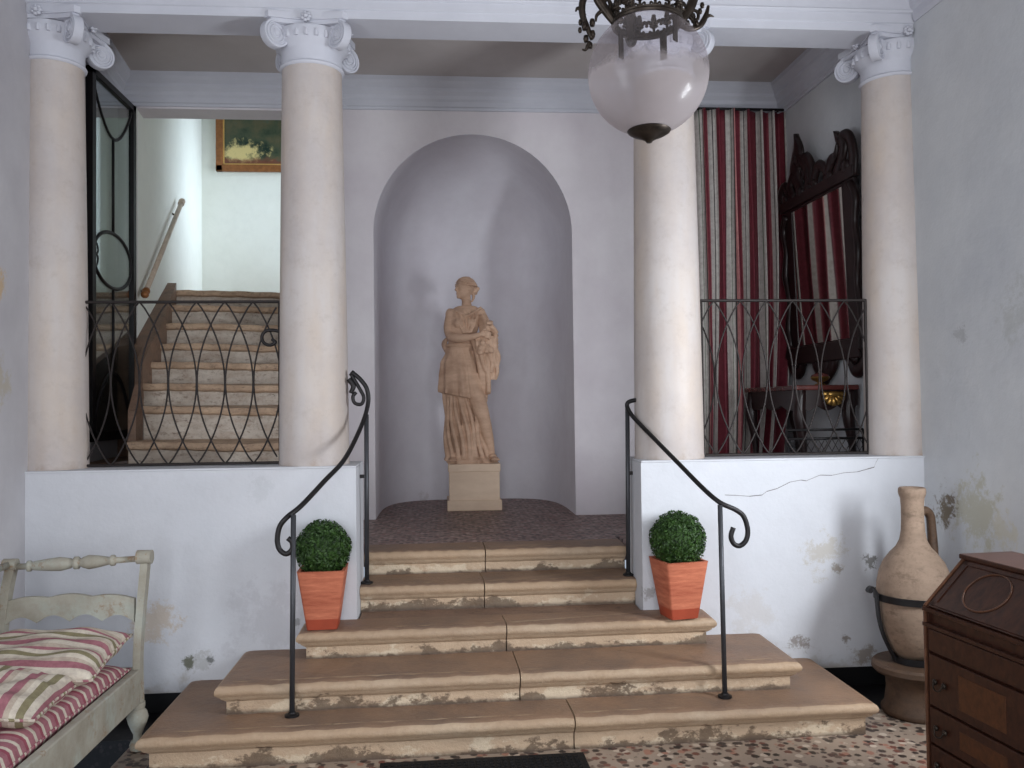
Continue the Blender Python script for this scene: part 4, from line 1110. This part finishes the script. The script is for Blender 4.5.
for (x, y) in ((.05, .03), (DW-.05, .03), (.05, DD-.04), (DW-.05, DD-.04)):
    bm = bmesh.new(); lathe(bm, [(.022, 0), (.040, .012), (.046, .045), (.036, .075), (.04, .088), (0, .088)], c=(x, y, 0), seg=18); obj('foot', bm, M['desk'], t, True)

# ------------------------------------------------------------------ amphora on iron stand
AX, AY = 2.40, 4.22
t = thing('clay_plinth', 'round brown clay plinth under the big jar, beside the bottom step', 'plinth', (AX, AY, 0))
bm = bmesh.new(); lathe(bm, [(.165, 0), (.172, .01), (.172, .03), (.155, .05), (.145, .13), (.15, .19), (.175, .212), (0, .212)], seg=48); obj('drum', bm, M['claybase'], t, True)
bm = bmesh.new(); lathe(bm, [(.17, .208), (.20, .212), (.214, .228), (.212, .250), (.20, .262), (0, .262)], seg=48); obj('rim', bm, M['claybase'], t, 'auto')
t = thing('amphora_stand', 'black iron hoop stand with curled arms gripping the big clay jar', 'stand', (AX, AY, .262))
bm = bmesh.new()
def band(bm, r, z0, z1, th=.008):
    lathe(bm, [(r, z0), (r+th, z0), (r+th, z1), (r, z1), (r, z0)], seg=48)
band(bm, .189, .318, .352)
obj('hoop', bm, M['iron'], t, 'auto')
bm = bmesh.new(); band(bm, .108, .002, .034); obj('base_ring', bm, M['iron'], t, 'auto')
for ang in (183, 63, -57):
    a = math.radians(ang); n = Vector((math.cos(a), math.sin(a), 0)); u = Vector((0, 0, 1)); sd = n.cross(u)
    bm = bmesh.new()
    pth = smoothpath([n*.112+u*.012, n*.145+u*.075, n*.178+u*.15, n*.198+u*.23, n*.205+u*.30, n*.212+u*.355, n*.232+u*.388, n*.252+u*.380, n*.250+u*.362], 4)
    rs = []
    for i, p in enumerate(pth):
        d = (pth[min(i+1, len(pth)-1)]-pth[max(0, i-1)]).normalized(); q = d.cross(sd)
        rs.append([p-sd*.014-q*.005, p+sd*.014-q*.005, p+sd*.014+q*.005, p-sd*.014+q*.005])
    rings(bm, rs)
    tube(bm, [n*.248+u*.372-sd*.016, n*.248+u*.372+sd*.016], .012, 10)
    obj('arm', bm, M['iron'], t)
t = thing('clay_amphora', 'tall narrow-necked clay amphora held in the iron stand in the right corner', 'jar', (AX, AY, .268))
k0 = .268
bm = bmesh.new()
pr = [(.0, .0), (.050, .003), (.085, .018), (.118, .055), (.150, .115), (.172, .18), (.182, .25), (.184, .32), (.180, .39), (.168, .45), (.145, .505), (.112, .550), (.084, .580), (.066, .615), (.058, .66), (.055, .72), (.0545, .78), (.058, .83), (.064, .845), (.067, .86), (.066, .878), (.060, .885), (.052, .882), (.048, .86), (.045, .7), (.045, .6), (.0, .58)]
lathe(bm, pr, seg=56); b = obj('body', bm, M['amphora'], t, True)
bm = bmesh.new()
tube(bm, smoothpath([(.045, .02, .745), (.085, .03, .76), (.115, .035, .73), (.122, .035, .66), (.122, .03, .59), (.118, .025, .53)], 5), [.020, .024, .022, .024, .028], 10)
obj('handle', bm, M['claybase'], t, True)

# ------------------------------------------------------------------ inner staircase (left bay)
bm = bmesh.new(); box(bm, lw(5)-.1, -.95, 5.06, 5.60, .6, 1.262)
box(bm, lw(5.6)-.1, -2.13, 5.59, 6.52, .6, 1.262)
struct('floor_stair_landing', bm, M['ustepf'], 'grey stone floor of the small landing at the foot of the inner stairs', 'floor')
t = thing('inner_staircase', 'worn stone staircase climbing away behind the left grille', 'stairs', (0, 0, 0))
sY = [5.50+.30*i for i in range(8)]; sZ = [1.402, 1.627, 1.787, 1.954, 2.112, 2.296, 2.478, 2.646]
sXE = [-1.98, -1.993, -2.096, -2.142, -2.167, -2.22, -2.272, -2.323]
def sXL(y):
    q = max(0, min(6.999, (y-5.5)/.3)); i = int(q)
    return sXE[i]+(sXE[i+1]-sXE[i])*(q-i)
for i in range(8):
    bm = bmesh.new()
    y = sY[i]; z = sZ[i]; zb = (sZ[i-1] if i else 1.262)-.02
    yb = sY[i+1]+.08 if i < 7 else 9.40
    xl = sXE[i]-.005 if i < 7 else -2.50; xr = -.955
    pf = [(y+.035, zb), (y+.035, z-.055), (y+.020, z-.052), (y+.006, z-.046), (y, z-.035), (y, z-.018), (y+.008, z-.004), (y+.022, z), (yb, z), (yb, zb)]
    rs = []
    nx = 22
    for k in range(nx+1):
        q = k/nx; x = xl+(xr-xl)*q
        sag = -.022*math.exp(-((q-.72)/.33)**2)+.003*math.sin(k*1.9+i)
        dy = .006*math.sin(k*.9+i*2)
        rs.append([(x, p[0]+(dy if j < 8 else 0), p[1]+(sag if 1 <= j <= 7 else 0)) for j, p in enumerate(pf)])
    rings(bm, rs)
    so = obj('step', bm, [M['ustep'], M['uriser']], t, 'auto')
    for f_ in so.data.polygons:
        if f_.center.z < z-.06 and abs(f_.normal.z) < .3: f_.material_index = 1
bm = bmesh.new()      # sloping stringer between steps and wall
n = 14; rs = []
for k in range(n+1):
    y = 5.66+(7.60-5.66)*k/n
    zt = 1.402+(y-5.5)*.592+.20-.14*k/n
    if k == 0: zt -= .10
    x1 = sXL(y)+.004; x0 = x1-.05 if y < 6.45 else lw(y)-.02
    x0 = min(x0, x1-.05)
    rs.append([(x0, y, 1.25), (x1, y, 1.25), (x1, y, zt), (x0, y, zt)])
rings(bm, rs)
obj('stringer', bm, M['ustepf'], t)
bm = bmesh.new()
# stairwell enclosure
slw = lambda y: -2.27-.113*(y-NY)
prism(bm, [(slw(NY), NY), (slw(9.45), 9.45), (slw(9.45)-.2, 9.45), (slw(NY)-.2, NY)], 'xy', 1.0, 5.4)
struct('wall_stairwell_left', bm, M['stair_wall'], 'bright plaster wall beside the inner staircase carrying the wooden handrail', 'wall')
bm = bmesh.new(); box(bm, -2.8, -.7, 9.40, 9.6, 1.0, 5.4)
struct('wall_stairwell_back', bm, M['stair_wall'], 'bright white wall at the head of the inner staircase, behind the painting', 'wall')
bm = bmesh.new()
box(bm, -.95, -.75, NY+.22, 8.0, .6, 5.4); box(bm, -.95, -.75, 9.2, 9.45, .6, 5.4); box(bm, -.95, -.75, 7.99, 9.21, .6, 3.0); box(bm, -.95, -.75, 7.99, 9.21, 4.9, 5.4)
box(bm, -.95, -.75, 5.06, NY+.01, .6, 1.262)
box(bm, -2.6, -.75, NY, NY+.22, UC, 5.4)
struct('wall_stairwell_right', bm, M['stair_wall'], 'hidden side wall of the stairwell with its window opening', 'wall')
bm = bmesh.new(); box(bm, -2.8, -.7, NY, 9.6, 5.4, 5.5)
struct('ceiling_stairwell', bm, M['stair_wall'], 'white ceiling of the stairwell', 'ceiling')

# painting on stairwell wall
t = thing('framed_painting', 'framed dark landscape painting hanging at the head of the inner stairs', 'painting', (-2.44, 9.40, 4.175))
PW, PH = 1.15, .82
bm = bmesh.new()
for (x0, x1, z0_, z1_) in ((0, PW, 0, .075), (0, PW, PH-.075, PH), (0, .075, 0, PH), (PW-.075, PW, 0, PH)):
    box(bm, x0, x1, -.045, -.002, z0_, z1_, .01)
obj('frame', bm, M['frame'], t)
bm = bmesh.new()
for (x0, x1, z0_, z1_) in ((.07, PW-.07, .07, .09), (.07, PW-.07, PH-.09, PH-.07), (.07, .09, .07, PH-.07), (PW-.09, PW-.07, .07, PH-.07)):
    box(bm, x0, x1, -.032, -.004, z0_, z1_, .003)
obj('inner_gilt_edge', bm, simple('gold_slip', sr(200, 160, 95), .4, .3), t)
bm = bmesh.new(); box(bm, .08, PW-.08, -.022, -.006, .08, PH-.08); obj('canvas', bm, M['paint'], t)

# wall handrail
t = thing('wall_handrail', 'pale round wooden handrail sloping up the stairwell wall', 'handrail', (-2.22, 6.55, 2.49))
p0 = Vector((0, 0, 0)); p1 = Vector((-.15, 1.36, .985))
bm = bmesh.new(); tube(bm, [p0, p1], .020, 14); obj('rail', bm, M['rail'], t, True)
d = (p1-p0).normalized()
for p, s, nm in ((p0, -1, 'lower'), (p1, 1, 'upper')):
    bm = bmesh.new()
    tube(bm, [p+d*s*-.02, p+d*s*-.0, p+d*s*.01, p+d*s*.02, p+d*s*.03], [.026, .030, .025, .015, .013], 12); ball(bm, p+d*s*.050, .030, 14)
    obj('end_knob', bm, M['frame'] if nm == 'lower' else M['rail'], t, True, label=nm+' end knob of the rail')
for q in (.06, .93):
    p = p0.lerp(p1, q); bm = bmesh.new()
    xw = slw(6.55+p.y)+2.22
    tube(bm, smoothpath([(xw-.002, p.y, p.z-.045), (p.x-.03, p.y, p.z-.055), (p.x, p.y, p.z-.02)], 4), .008, 8)
    lathe(bm, [(0, 0)], seg=3) if False else None
    obj('bracket', bm, M['bronze'], t, True)

# iron gate leaf standing open -------------------------------------------------
GX = -2.272; GY0, GY1 = 5.655, 6.43; GZ0, GZ1 = 1.40, 3.84
t = thing('iron_gate', 'tall black iron and glass gate leaf standing open at the foot of the inner stairs', 'gate', (GX, GY1, GZ0), 0)
W_ = GY1-GY0; Hh = GZ1-GZ0
def gp(u, v, x=0): return (x, -u*1.0, v)       # u: distance from hinge towards the viewer, v: height
bm = bmesh.new()
box(bm, -.022, .022, -.045, 0, 0, Hh); box(bm, -.022, .022, -W_, -W_+.055, 0, Hh); box(bm, -.022, .022, -W_, 0, Hh-.04, Hh); box(bm, -.022, .022, -W_, 0, 0, .06)
obj('frame', bm, M['iron'], t)
bm = bmesh.new(); box(bm, -.004, .004, -W_+.04, -.03, .04, Hh-.02); obj('glass_pane', bm, M['gateglass'], t)
mid = W_/2; cu = mid
cz_ = 2.63-GZ0; oh, ow = .19, W_/2-.05
def gtube(pts, r=.013, name='ornament'):
    bm = bmesh.new(); tube(bm, [gp(a, b) for a, b in pts], r, 8); obj(name, bm, M['iron'], t, True)
gtube([(cu, cz_+oh), (cu, Hh-.36)], .014, 'centre_bar'); gtube([(cu, cz_-oh), (cu, .45)], .014, 'centre_bar')
gtube([(cu+ow*math.cos(a), cz_+oh*math.sin(a)) for a in [2*PI*k/32 for k in range(33)]], .015, 'oval_ring')
gtube([(.03+(W_-.06)*k/24, Hh-.04-.32*math.sin(PI*k/24)**.9) for k in range(25)], .013, 'top_festoon')
gtube([(.05+(W_-.10)*k/24, .06+.40*math.sin(PI*k/24)**.75) for k in range(25)], .015, 'bottom_arch')
gtube(smoothpath([(W_-.05, cz_+.06), (W_-.11, cz_+.07), (W_-.13, cz_+.02), (W_-.09, cz_+.0), (W_-.09, cz_+.04)], 4), .010, 'scroll')
gtube(smoothpath([(W_-.05, cz_-.06), (W_-.11, cz_-.07), (W_-.13, cz_-.02), (W_-.09, cz_-.0), (W_-.09, cz_-.04)], 4), .010, 'scroll')
for v in (.15, Hh-.15):
    bm = bmesh.new(); tube(bm, [(0, .004, v-.05), (0, .004, v+.05)], .014, 8); obj('hinge', bm, M['iron'], t, True)

# ------------------------------------------------------------------ right bay
# curtain
bm = bmesh.new(); uvl = bm.loops.layers.uv.new('UVMap')
nu, nv = 220, 36
CX0, CX1, CZ0, CZ1 = 1.90, 2.672, .765, 3.875
rngc = random.Random(11)
fold = [(rngc.uniform(0, 6), rngc.uniform(.7, 1.3)) for _ in range(8)]
def cpt(u, v):
    spread = 1-.27*(v**1.5)*(0.5+.5*u) if True else 1
    x = CX0+.03*v+(CX1-CX0)*u*(1-.22*v**4)
    a = u*2*PI*7.0+.9*math.sin(u*7+v*1.3)+.35*math.sin(v*5+u*3)
    amp = .030+.014*v
    y = 6.40-amp*(math.sin(a)+.35*math.sin(2.1*a+fold[0][0]+v*2))-.02*math.sin(u*5+v*2)
    x += .012*math.cos(a)+.016*v*math.sin(u*9+v*3.5)+.010*math.sin(v*7+u*21)*v
    return (x, y, CZ1+(CZ0-CZ1)*v)
vs = [[bm.verts.new(cpt(i/nu, j/nv)) for j in range(nv+1)] for i in range(nu+1)]
arc = [0.0]
for i in range(nu): arc.append(arc[-1]+((vs[i+1][0].co-vs[i][0].co).length))
for i in range(nu):
    for j in range(nv):
        f = bm.faces.new((vs[i][j], vs[i+1][j], vs[i+1][j+1], vs[i][j+1]))
        for lp, k in zip(f.loops, (i, i+1, i+1, i)): lp[uvl].uv = (arc[k], j/nv)
o = obj('striped_curtain', bm, M['curtain'], None, True)
md = o.modifiers.new('Solidify', 'SOLIDIFY'); md.thickness = .004
tag(o, 'floor-length red and cream striped curtain hanging behind the right grille', 'curtain')
bm = bmesh.new(); tube(bm, [(0, 0, 0), (.80, 0, 0)], .011, 10)
r_ = obj('curtain_rod', bm, M['iron'], None, True); r_.location = (1.875, 6.40, 3.885)
tag(r_, 'thin black rod carrying the striped curtain under the cornice', 'curtain rod')
for k in range(2):
    bm = bmesh.new(); tube(bm, [(.02+k*.74, 0, 0), (.02+k*.74, .10, 0)], .007, 8); obj('bracket', bm, M['iron'], r_, True)

# carved mirror leaning on the side wall. local: x = along the wall towards the viewer, z up, y = out of the wall
MY0, MY1 = 6.43, 5.42      # far and near edge
t = thing('carved_mirror', 'dark carved wooden mirror with pierced crest hung on the side wall, reflecting the curtain', 'mirror', (rw(5.77)-.006, 5.77, 1.93), 0)
t.rotation_euler = (0, math.radians(-2.6), math.radians(-91.35))
t.rotation_mode = 'XYZ'
MT = Matrix.Rotation(math.radians(-88.65), 4, 'Z') @ Matrix.Rotation(math.radians(1.9), 4, 'X')
t.rotation_euler = MT.to_euler()
# local x -> world -Y (towards viewer), local y -> world +X?  (rotation by -91.35deg)
hw = .56; Hm = 1.135
bm = bmesh.new()
def fr(x0, x1, z0_, z1_, y0=-.036, y1=.0, b=.010): box(bm, x0, x1, y0, y1, z0_, z1_, b)
fr(-hw+.03, -hw+.15, .02, Hm); fr(hw-.17, hw-.03, .02, Hm+.05); fr(-hw, hw, Hm-.02, Hm+.06, -.055); fr(-hw+.02, hw-.02, -.05, .08, -.06)
# inner bead
for (x0, x1, z0_, z1_) in ((-hw+.14, -hw+.165, .07, Hm-.02), (hw-.185, hw-.16, .07, Hm-.02), (-hw+.14, hw-.16, .07, .09), (-hw+.14, hw-.16, Hm-.04, Hm-.02)): fr(x0, x1, z0_, z1_, -.036, -.01, .003)
obj('frame', bm, M['darkwood'], t)
bm = bmesh.new(); box(bm, -hw+.13, hw-.15, -.030, -.004, .06, Hm-.01); obj('mirror_glass', bm, M['mirror'], t)
bm = bmesh.new()
def scr(pts, r, flat=None): tube(bm, smoothpath([(p[0], -.03, (Hm+.04+(p[1]-Hm)*.86) if p[1] > Hm+.02 else p[1]) for p in pts], 5), r, 10, flat)
# pierced crest: tall plume, low linking scrolls and a horned corner finial
def leaf3(pts, w):      # flat carved leaf: broad in the plane of the wall, thin across
    P = smoothpath([(p[0], 0, p[1]) for p in pts], 5); n_ = len(P); rs_ = []
    for i_, p in enumerate(P):
        d_ = (P[min(i_+1, n_-1)]-P[max(0, i_-1)]).normalized(); q_ = Vector((-d_.z, 0, d_.x)); f_ = i_/(n_-1)
        k_ = f_*(len(w)-1); j_ = min(int(k_), len(w)-2); ww = w[j_]+(w[j_+1]-w[j_])*(k_-j_)
        rs_.append([p+q_*ww*math.cos(2*PI*m/10)+Vector((0, -.028+.022*math.sin(2*PI*m/10), 0)) for m in range(10)])
    rings(bm, rs_)
K = Hm+.05
leaf3([(-.20, K), (-.27, K+.10), (-.30, K+.20), (-.24, K+.32), (-.26, K+.46)], [.07, .06, .095, .09, .01])
leaf3([(-.12, K), (-.10, K+.12), (-.17, K+.24), (-.24, K+.30)], [.05, .05, .05, .03])
leaf3([(-.24, K+.22), (-.12, K+.24), (-.04, K+.14), (-.08, K+.04)], [.02, .05, .05, .03])
leaf3([(-.34, K), (-.40, K+.10), (-.34, K+.18), (-.29, K+.16)], [.05, .045, .035, .01])
leaf3([(-.56, K-.02), (-.57, K+.08), (-.50, K+.13), (-.44, K+.07), (-.40, K)], [.05, .05, .04, .035, .04])
leaf3([(-.04, K+.02), (.05, K+.13), (.15, K+.09), (.19, K)], [.04, .045, .035, .03])
leaf3([(.16, K), (.24, K+.11), (.31, K+.13), (.36, K+.20)], [.04, .05, .03, .006])
leaf3([(.30, K), (.38, K+.08), (.42, K+.17), (.36, K+.24), (.33, K+.29)], [.05, .045, .05, .04, .005])
leaf3([(.52, K-.06), (.54, K+.08), (.50, K+.20), (.42, K+.24), (.37, K+.21)], [.05, .05, .04, .03, .01])
for (x, z, q) in ((-.22, K+.02, .05), (.0, K+.02, .04), (.22, K+.02, .04), (.45, K+.02, .05), (-.47, K+.02, .045), (-.27, K+.27, .045)):
    ball(bm, (x, -.035, z), q, 12, (1, .6, 1))
obj('crest', bm, M['darkwood'], t, True)
bm = bmesh.new()
leaf3([(-.50, .10), (-.55, .0), (-.50, -.09), (-.40, -.11), (-.34, -.05), (-.30, .0)], [.04, .05, .055, .045, .03, .03])
leaf3([(.52, .10), (.57, .0), (.52, -.10), (.42, -.13), (.36, -.07), (.30, .0)], [.04, .05, .055, .045, .03, .03])
leaf3([(-.14, .0), (-.12, -.08), (.0, -.14), (.12, -.08), (.14, .0)], [.05, .05, .06, .05, .05])
leaf3([(0, .02), (0, -.10), (0, -.17), (.0, -.21)], [.10, .10, .06, .01])
for (x, z, q) in ((-.42, -.04, .04), (.44, -.05, .04)): ball(bm, (x, -.035, z), q, 12, (1, .6, 1))
obj('apron_carving', bm, M['darkwood'], t, True)
for sx in (-1, 1):
    bm = bmesh.new()
    x = sx*(hw-.02)
    scr([(x-sx*.05, Hm-.05), (x+sx*.01, Hm-.16), (x-sx*.02, Hm-.32), (x+sx*.01, Hm-.5), (x-sx*.03, Hm-.7), (x+sx*.01, Hm-.9), (x-sx*.01, .12), (x+sx*.01, .0)], [.035, .03, .022, .032, .022, .03, .03, .04])
    obj('side_carving', bm, M['darkwood'], t, True)

# console table
CTX0, CTY0, CTY1 = 2.275, 5.32, 6.25
t = thing('console_table', 'dark red-topped console table with carved legs under the mirror', 'table', (CTX0, CTY0, PZ))
TW = rw(6.2)-CTX0-.01; TL = CTY1-CTY0; TH = 1.708-PZ
bm = bmesh.new(); box(bm, -.015, TW, -.015, TL+.015, TH-.032, TH, .008); obj('tabletop', bm, M['redwood'], t)
bm = bmesh.new()
n = 26
def apron_pts(L_, n=26):
    up = [(L_*k/n, TH-.03) for k in range(n+1)]
    lo = [(L_*k/n, TH-.13-.035*abs(math.sin(PI*3*k/n))) for k in range(n+1)]
    return up+lo[::-1]
rings(bm, [[(p[0]*(TW)/TW*1.0, 0.0+.01, p[1]) for p in apron_pts(TW)], [(p[0], .032, p[1]) for p in apron_pts(TW)]])
rings(bm, [[(.01, p[0], p[1]) for p in apron_pts(TL)], [(.032, p[0], p[1]) for p in apron_pts(TL)]])
obj('apron', bm, M['darkwood'], t)
for (x, y) in ((.035, .035), (.035, TL-.035), (TW-.04, .035), (TW-.04, TL-.035)):
    bm = bmesh.new()
    tube(bm, smoothpath([(x, y, TH-.03), (x-.012, y, TH-.20), (x+.01, y, TH-.42), (x+.008, y, TH-.65), (x-.012, y, .06), (x-.016, y, .0)], 5), [.036, .042, .022, .017, .020, .030], 12)
    obj('leg', bm, M['darkwood'], t, True)
bm = bmesh.new()
scl = [(0, 0), (.0, 0)]
for k in range(7):
    a = PI*(k/6)
    tube(bm, [(.235, .006, TH-.055), (.235+.075*math.cos(a), -.012, TH-.06-.075*math.sin(a))], [.012, .018], 8)
ball(bm, (.235, -.010, TH-.06), .03, 12, (1.6, .5, .7))
obj('gilt_shell', bm, M['brass'], t, True, label='gilded shell ornament')
# brass bowl
t = thing('brass_bowl', 'small lidded brass bowl on the console table under the mirror', 'bowl', (2.475, 5.43, 1.708))
bm = bmesh.new(); lathe(bm, [(0, 0), (.035, 0), (.037, .006), (.018, .014), (.02, .02), (.05, .034), (.062, .052), (.058, .058), (0, .058)], seg=28); obj('bowl', bm, M['brass'], t, 'auto')
bm = bmesh.new(); lathe(bm, [(.060, .058), (.050, .070), (.025, .082), (.008, .088), (.012, .096), (.008, .104), (0, .106)], seg=28); obj('lid', bm, M['redwood'], t, True, label='copper red lid')

# wire fire screen
t = thing('wire_screen', 'low black wire mesh screen standing beside the console table', 'screen', (2.13, 5.17, PZ))
SWd, SH = .50, .672
bm = bmesh.new()
for z in (.03, SH-.055, SH): tube(bm, [(0, 0, z), (SWd, 0, z)], .008, 8)
for x in (0, SWd): tube(bm, [(x, 0, 0), (x, 0, SH)], .009, 8)
obj('frame', bm, M['iron'], t, True)
bm = bmesh.new()
k = 0
while k*.045 < SWd+SH:
    for s in (1, -1):
        x0 = k*.045; a = (x0, .03); L_ = SH-.06
        p = [(x0, 0, .03), (x0-L_*.55, 0, SH-.055)]
        if s < 0: p = [(SWd-p[0][0], .003, p[0][2]), (SWd-p[1][0], .003, p[1][2])]
        # clip to frame in x
        A_, B_ = Vector(p[0]), Vector(p[1])
        def clip(A_, B_):
            t0, t1 = 0.0, 1.0; d = B_.x-A_.x
            for lim, sg in ((0, 1), (SWd, -1)):
                fa = sg*(A_.x-lim); fb = sg*(B_.x-lim)
                if fa < 0 and fb < 0: return None
                if fa < 0: t0 = max(t0, fa/(fa-fb))
                if fb < 0: t1 = min(t1, fa/(fa-fb))
            return (A_.lerp(B_, t0), A_.lerp(B_, t1)) if t1-t0 > .02 else None
        c = clip(A_, B_)
        if c: tube(bm, c, .0022, 5)
    k += 1
obj('wire_mesh', bm, M['iron'], t)
for x in (.06, SWd-.06):
    bm = bmesh.new(); tube(bm, smoothpath([(x, -.12, .008), (x, -.05, .03), (x, 0, .06), (x, .05, .03), (x, .12, .008)], 4), .008, 8); obj('foot', bm, M['iron'], t, True)

# ------------------------------------------------------------------ lights
def area(name, loc, size, energy, col, target):
    l = bpy.data.lights.new(name, 'AREA'); l.shape = 'RECTANGLE'; l.size, l.size_y = size; l.energy = energy; l.color = col
    o = bpy.data.objects.new(name, l); COL.objects.link(o); o.location = loc
    o.rotation_euler = (Vector(target)-Vector(loc)).to_track_quat('-Z', 'Y').to_euler()
    return o
area('door_daylight', (-.3, BACK-.12, 1.8), (1.55, 3.5), 140, (.93, .96, 1.0), (-.3, 4, 1.8))
area('window_daylight', (1.7, BACK-.12, 2.1), (.95, 2.1), 62, (.92, .96, 1.0), (1.0, 4, 1.9))
area('side_window_daylight_right', (rw(2.75)+.08, 2.75, 1.75), (.5, .9), 82, (.90, .95, 1.0), (-.4, 4.6, 1.9))
area('side_window_daylight_left', (lw(1.8)-.08, 1.8, 1.85), (.95, 1.8), 40, (.90, .95, 1.0), (.9, 4.6, 1.9))
sw = area('stairwell_window_daylight', (-.80, 8.75, 3.9), (.9, 1.9), 17, (.74, .87, 1.0), (-2.4, 8.9, 3.6))
sw.data.spread = math.radians(100)
w = bpy.data.worlds.new('World'); S.world = w; w.use_nodes = True
w.node_tree.nodes['Background'].inputs[0].default_value = (.7, .82, 1, 1)
w.node_tree.nodes['Background'].inputs[1].default_value = .6

# ------------------------------------------------------------------ camera
yaw, pitch, roll = math.radians(4.57), math.radians(1.45), -.0123
fw = Vector((math.sin(yaw)*math.cos(pitch), math.cos(yaw)*math.cos(pitch), math.sin(pitch)))
rt = Vector((math.cos(yaw), -math.sin(yaw), 0)); up = rt.cross(fw)
c, s = math.cos(roll), math.sin(roll)
Rr = rt*c+up*s; Uu = -rt*s+up*c
cam = bpy.data.cameras.new('Camera'); cam.sensor_width = 36; cam.lens = 850/1024*36; cam.clip_start = .05
co = bpy.data.objects.new('Camera', cam); COL.objects.link(co)
co.matrix_world = Matrix(((Rr.x, Uu.x, -fw.x, 0), (Rr.y, Uu.y, -fw.y, 0), (Rr.z, Uu.z, -fw.z, 1.6), (0, 0, 0, 1)))
S.camera = co
S.view_settings.view_transform = 'Standard'; S.view_settings.look = 'None'
S.view_settings.gamma = 1.0; S.view_settings.use_curve_mapping = False
S.view_settings.exposure = 0.0
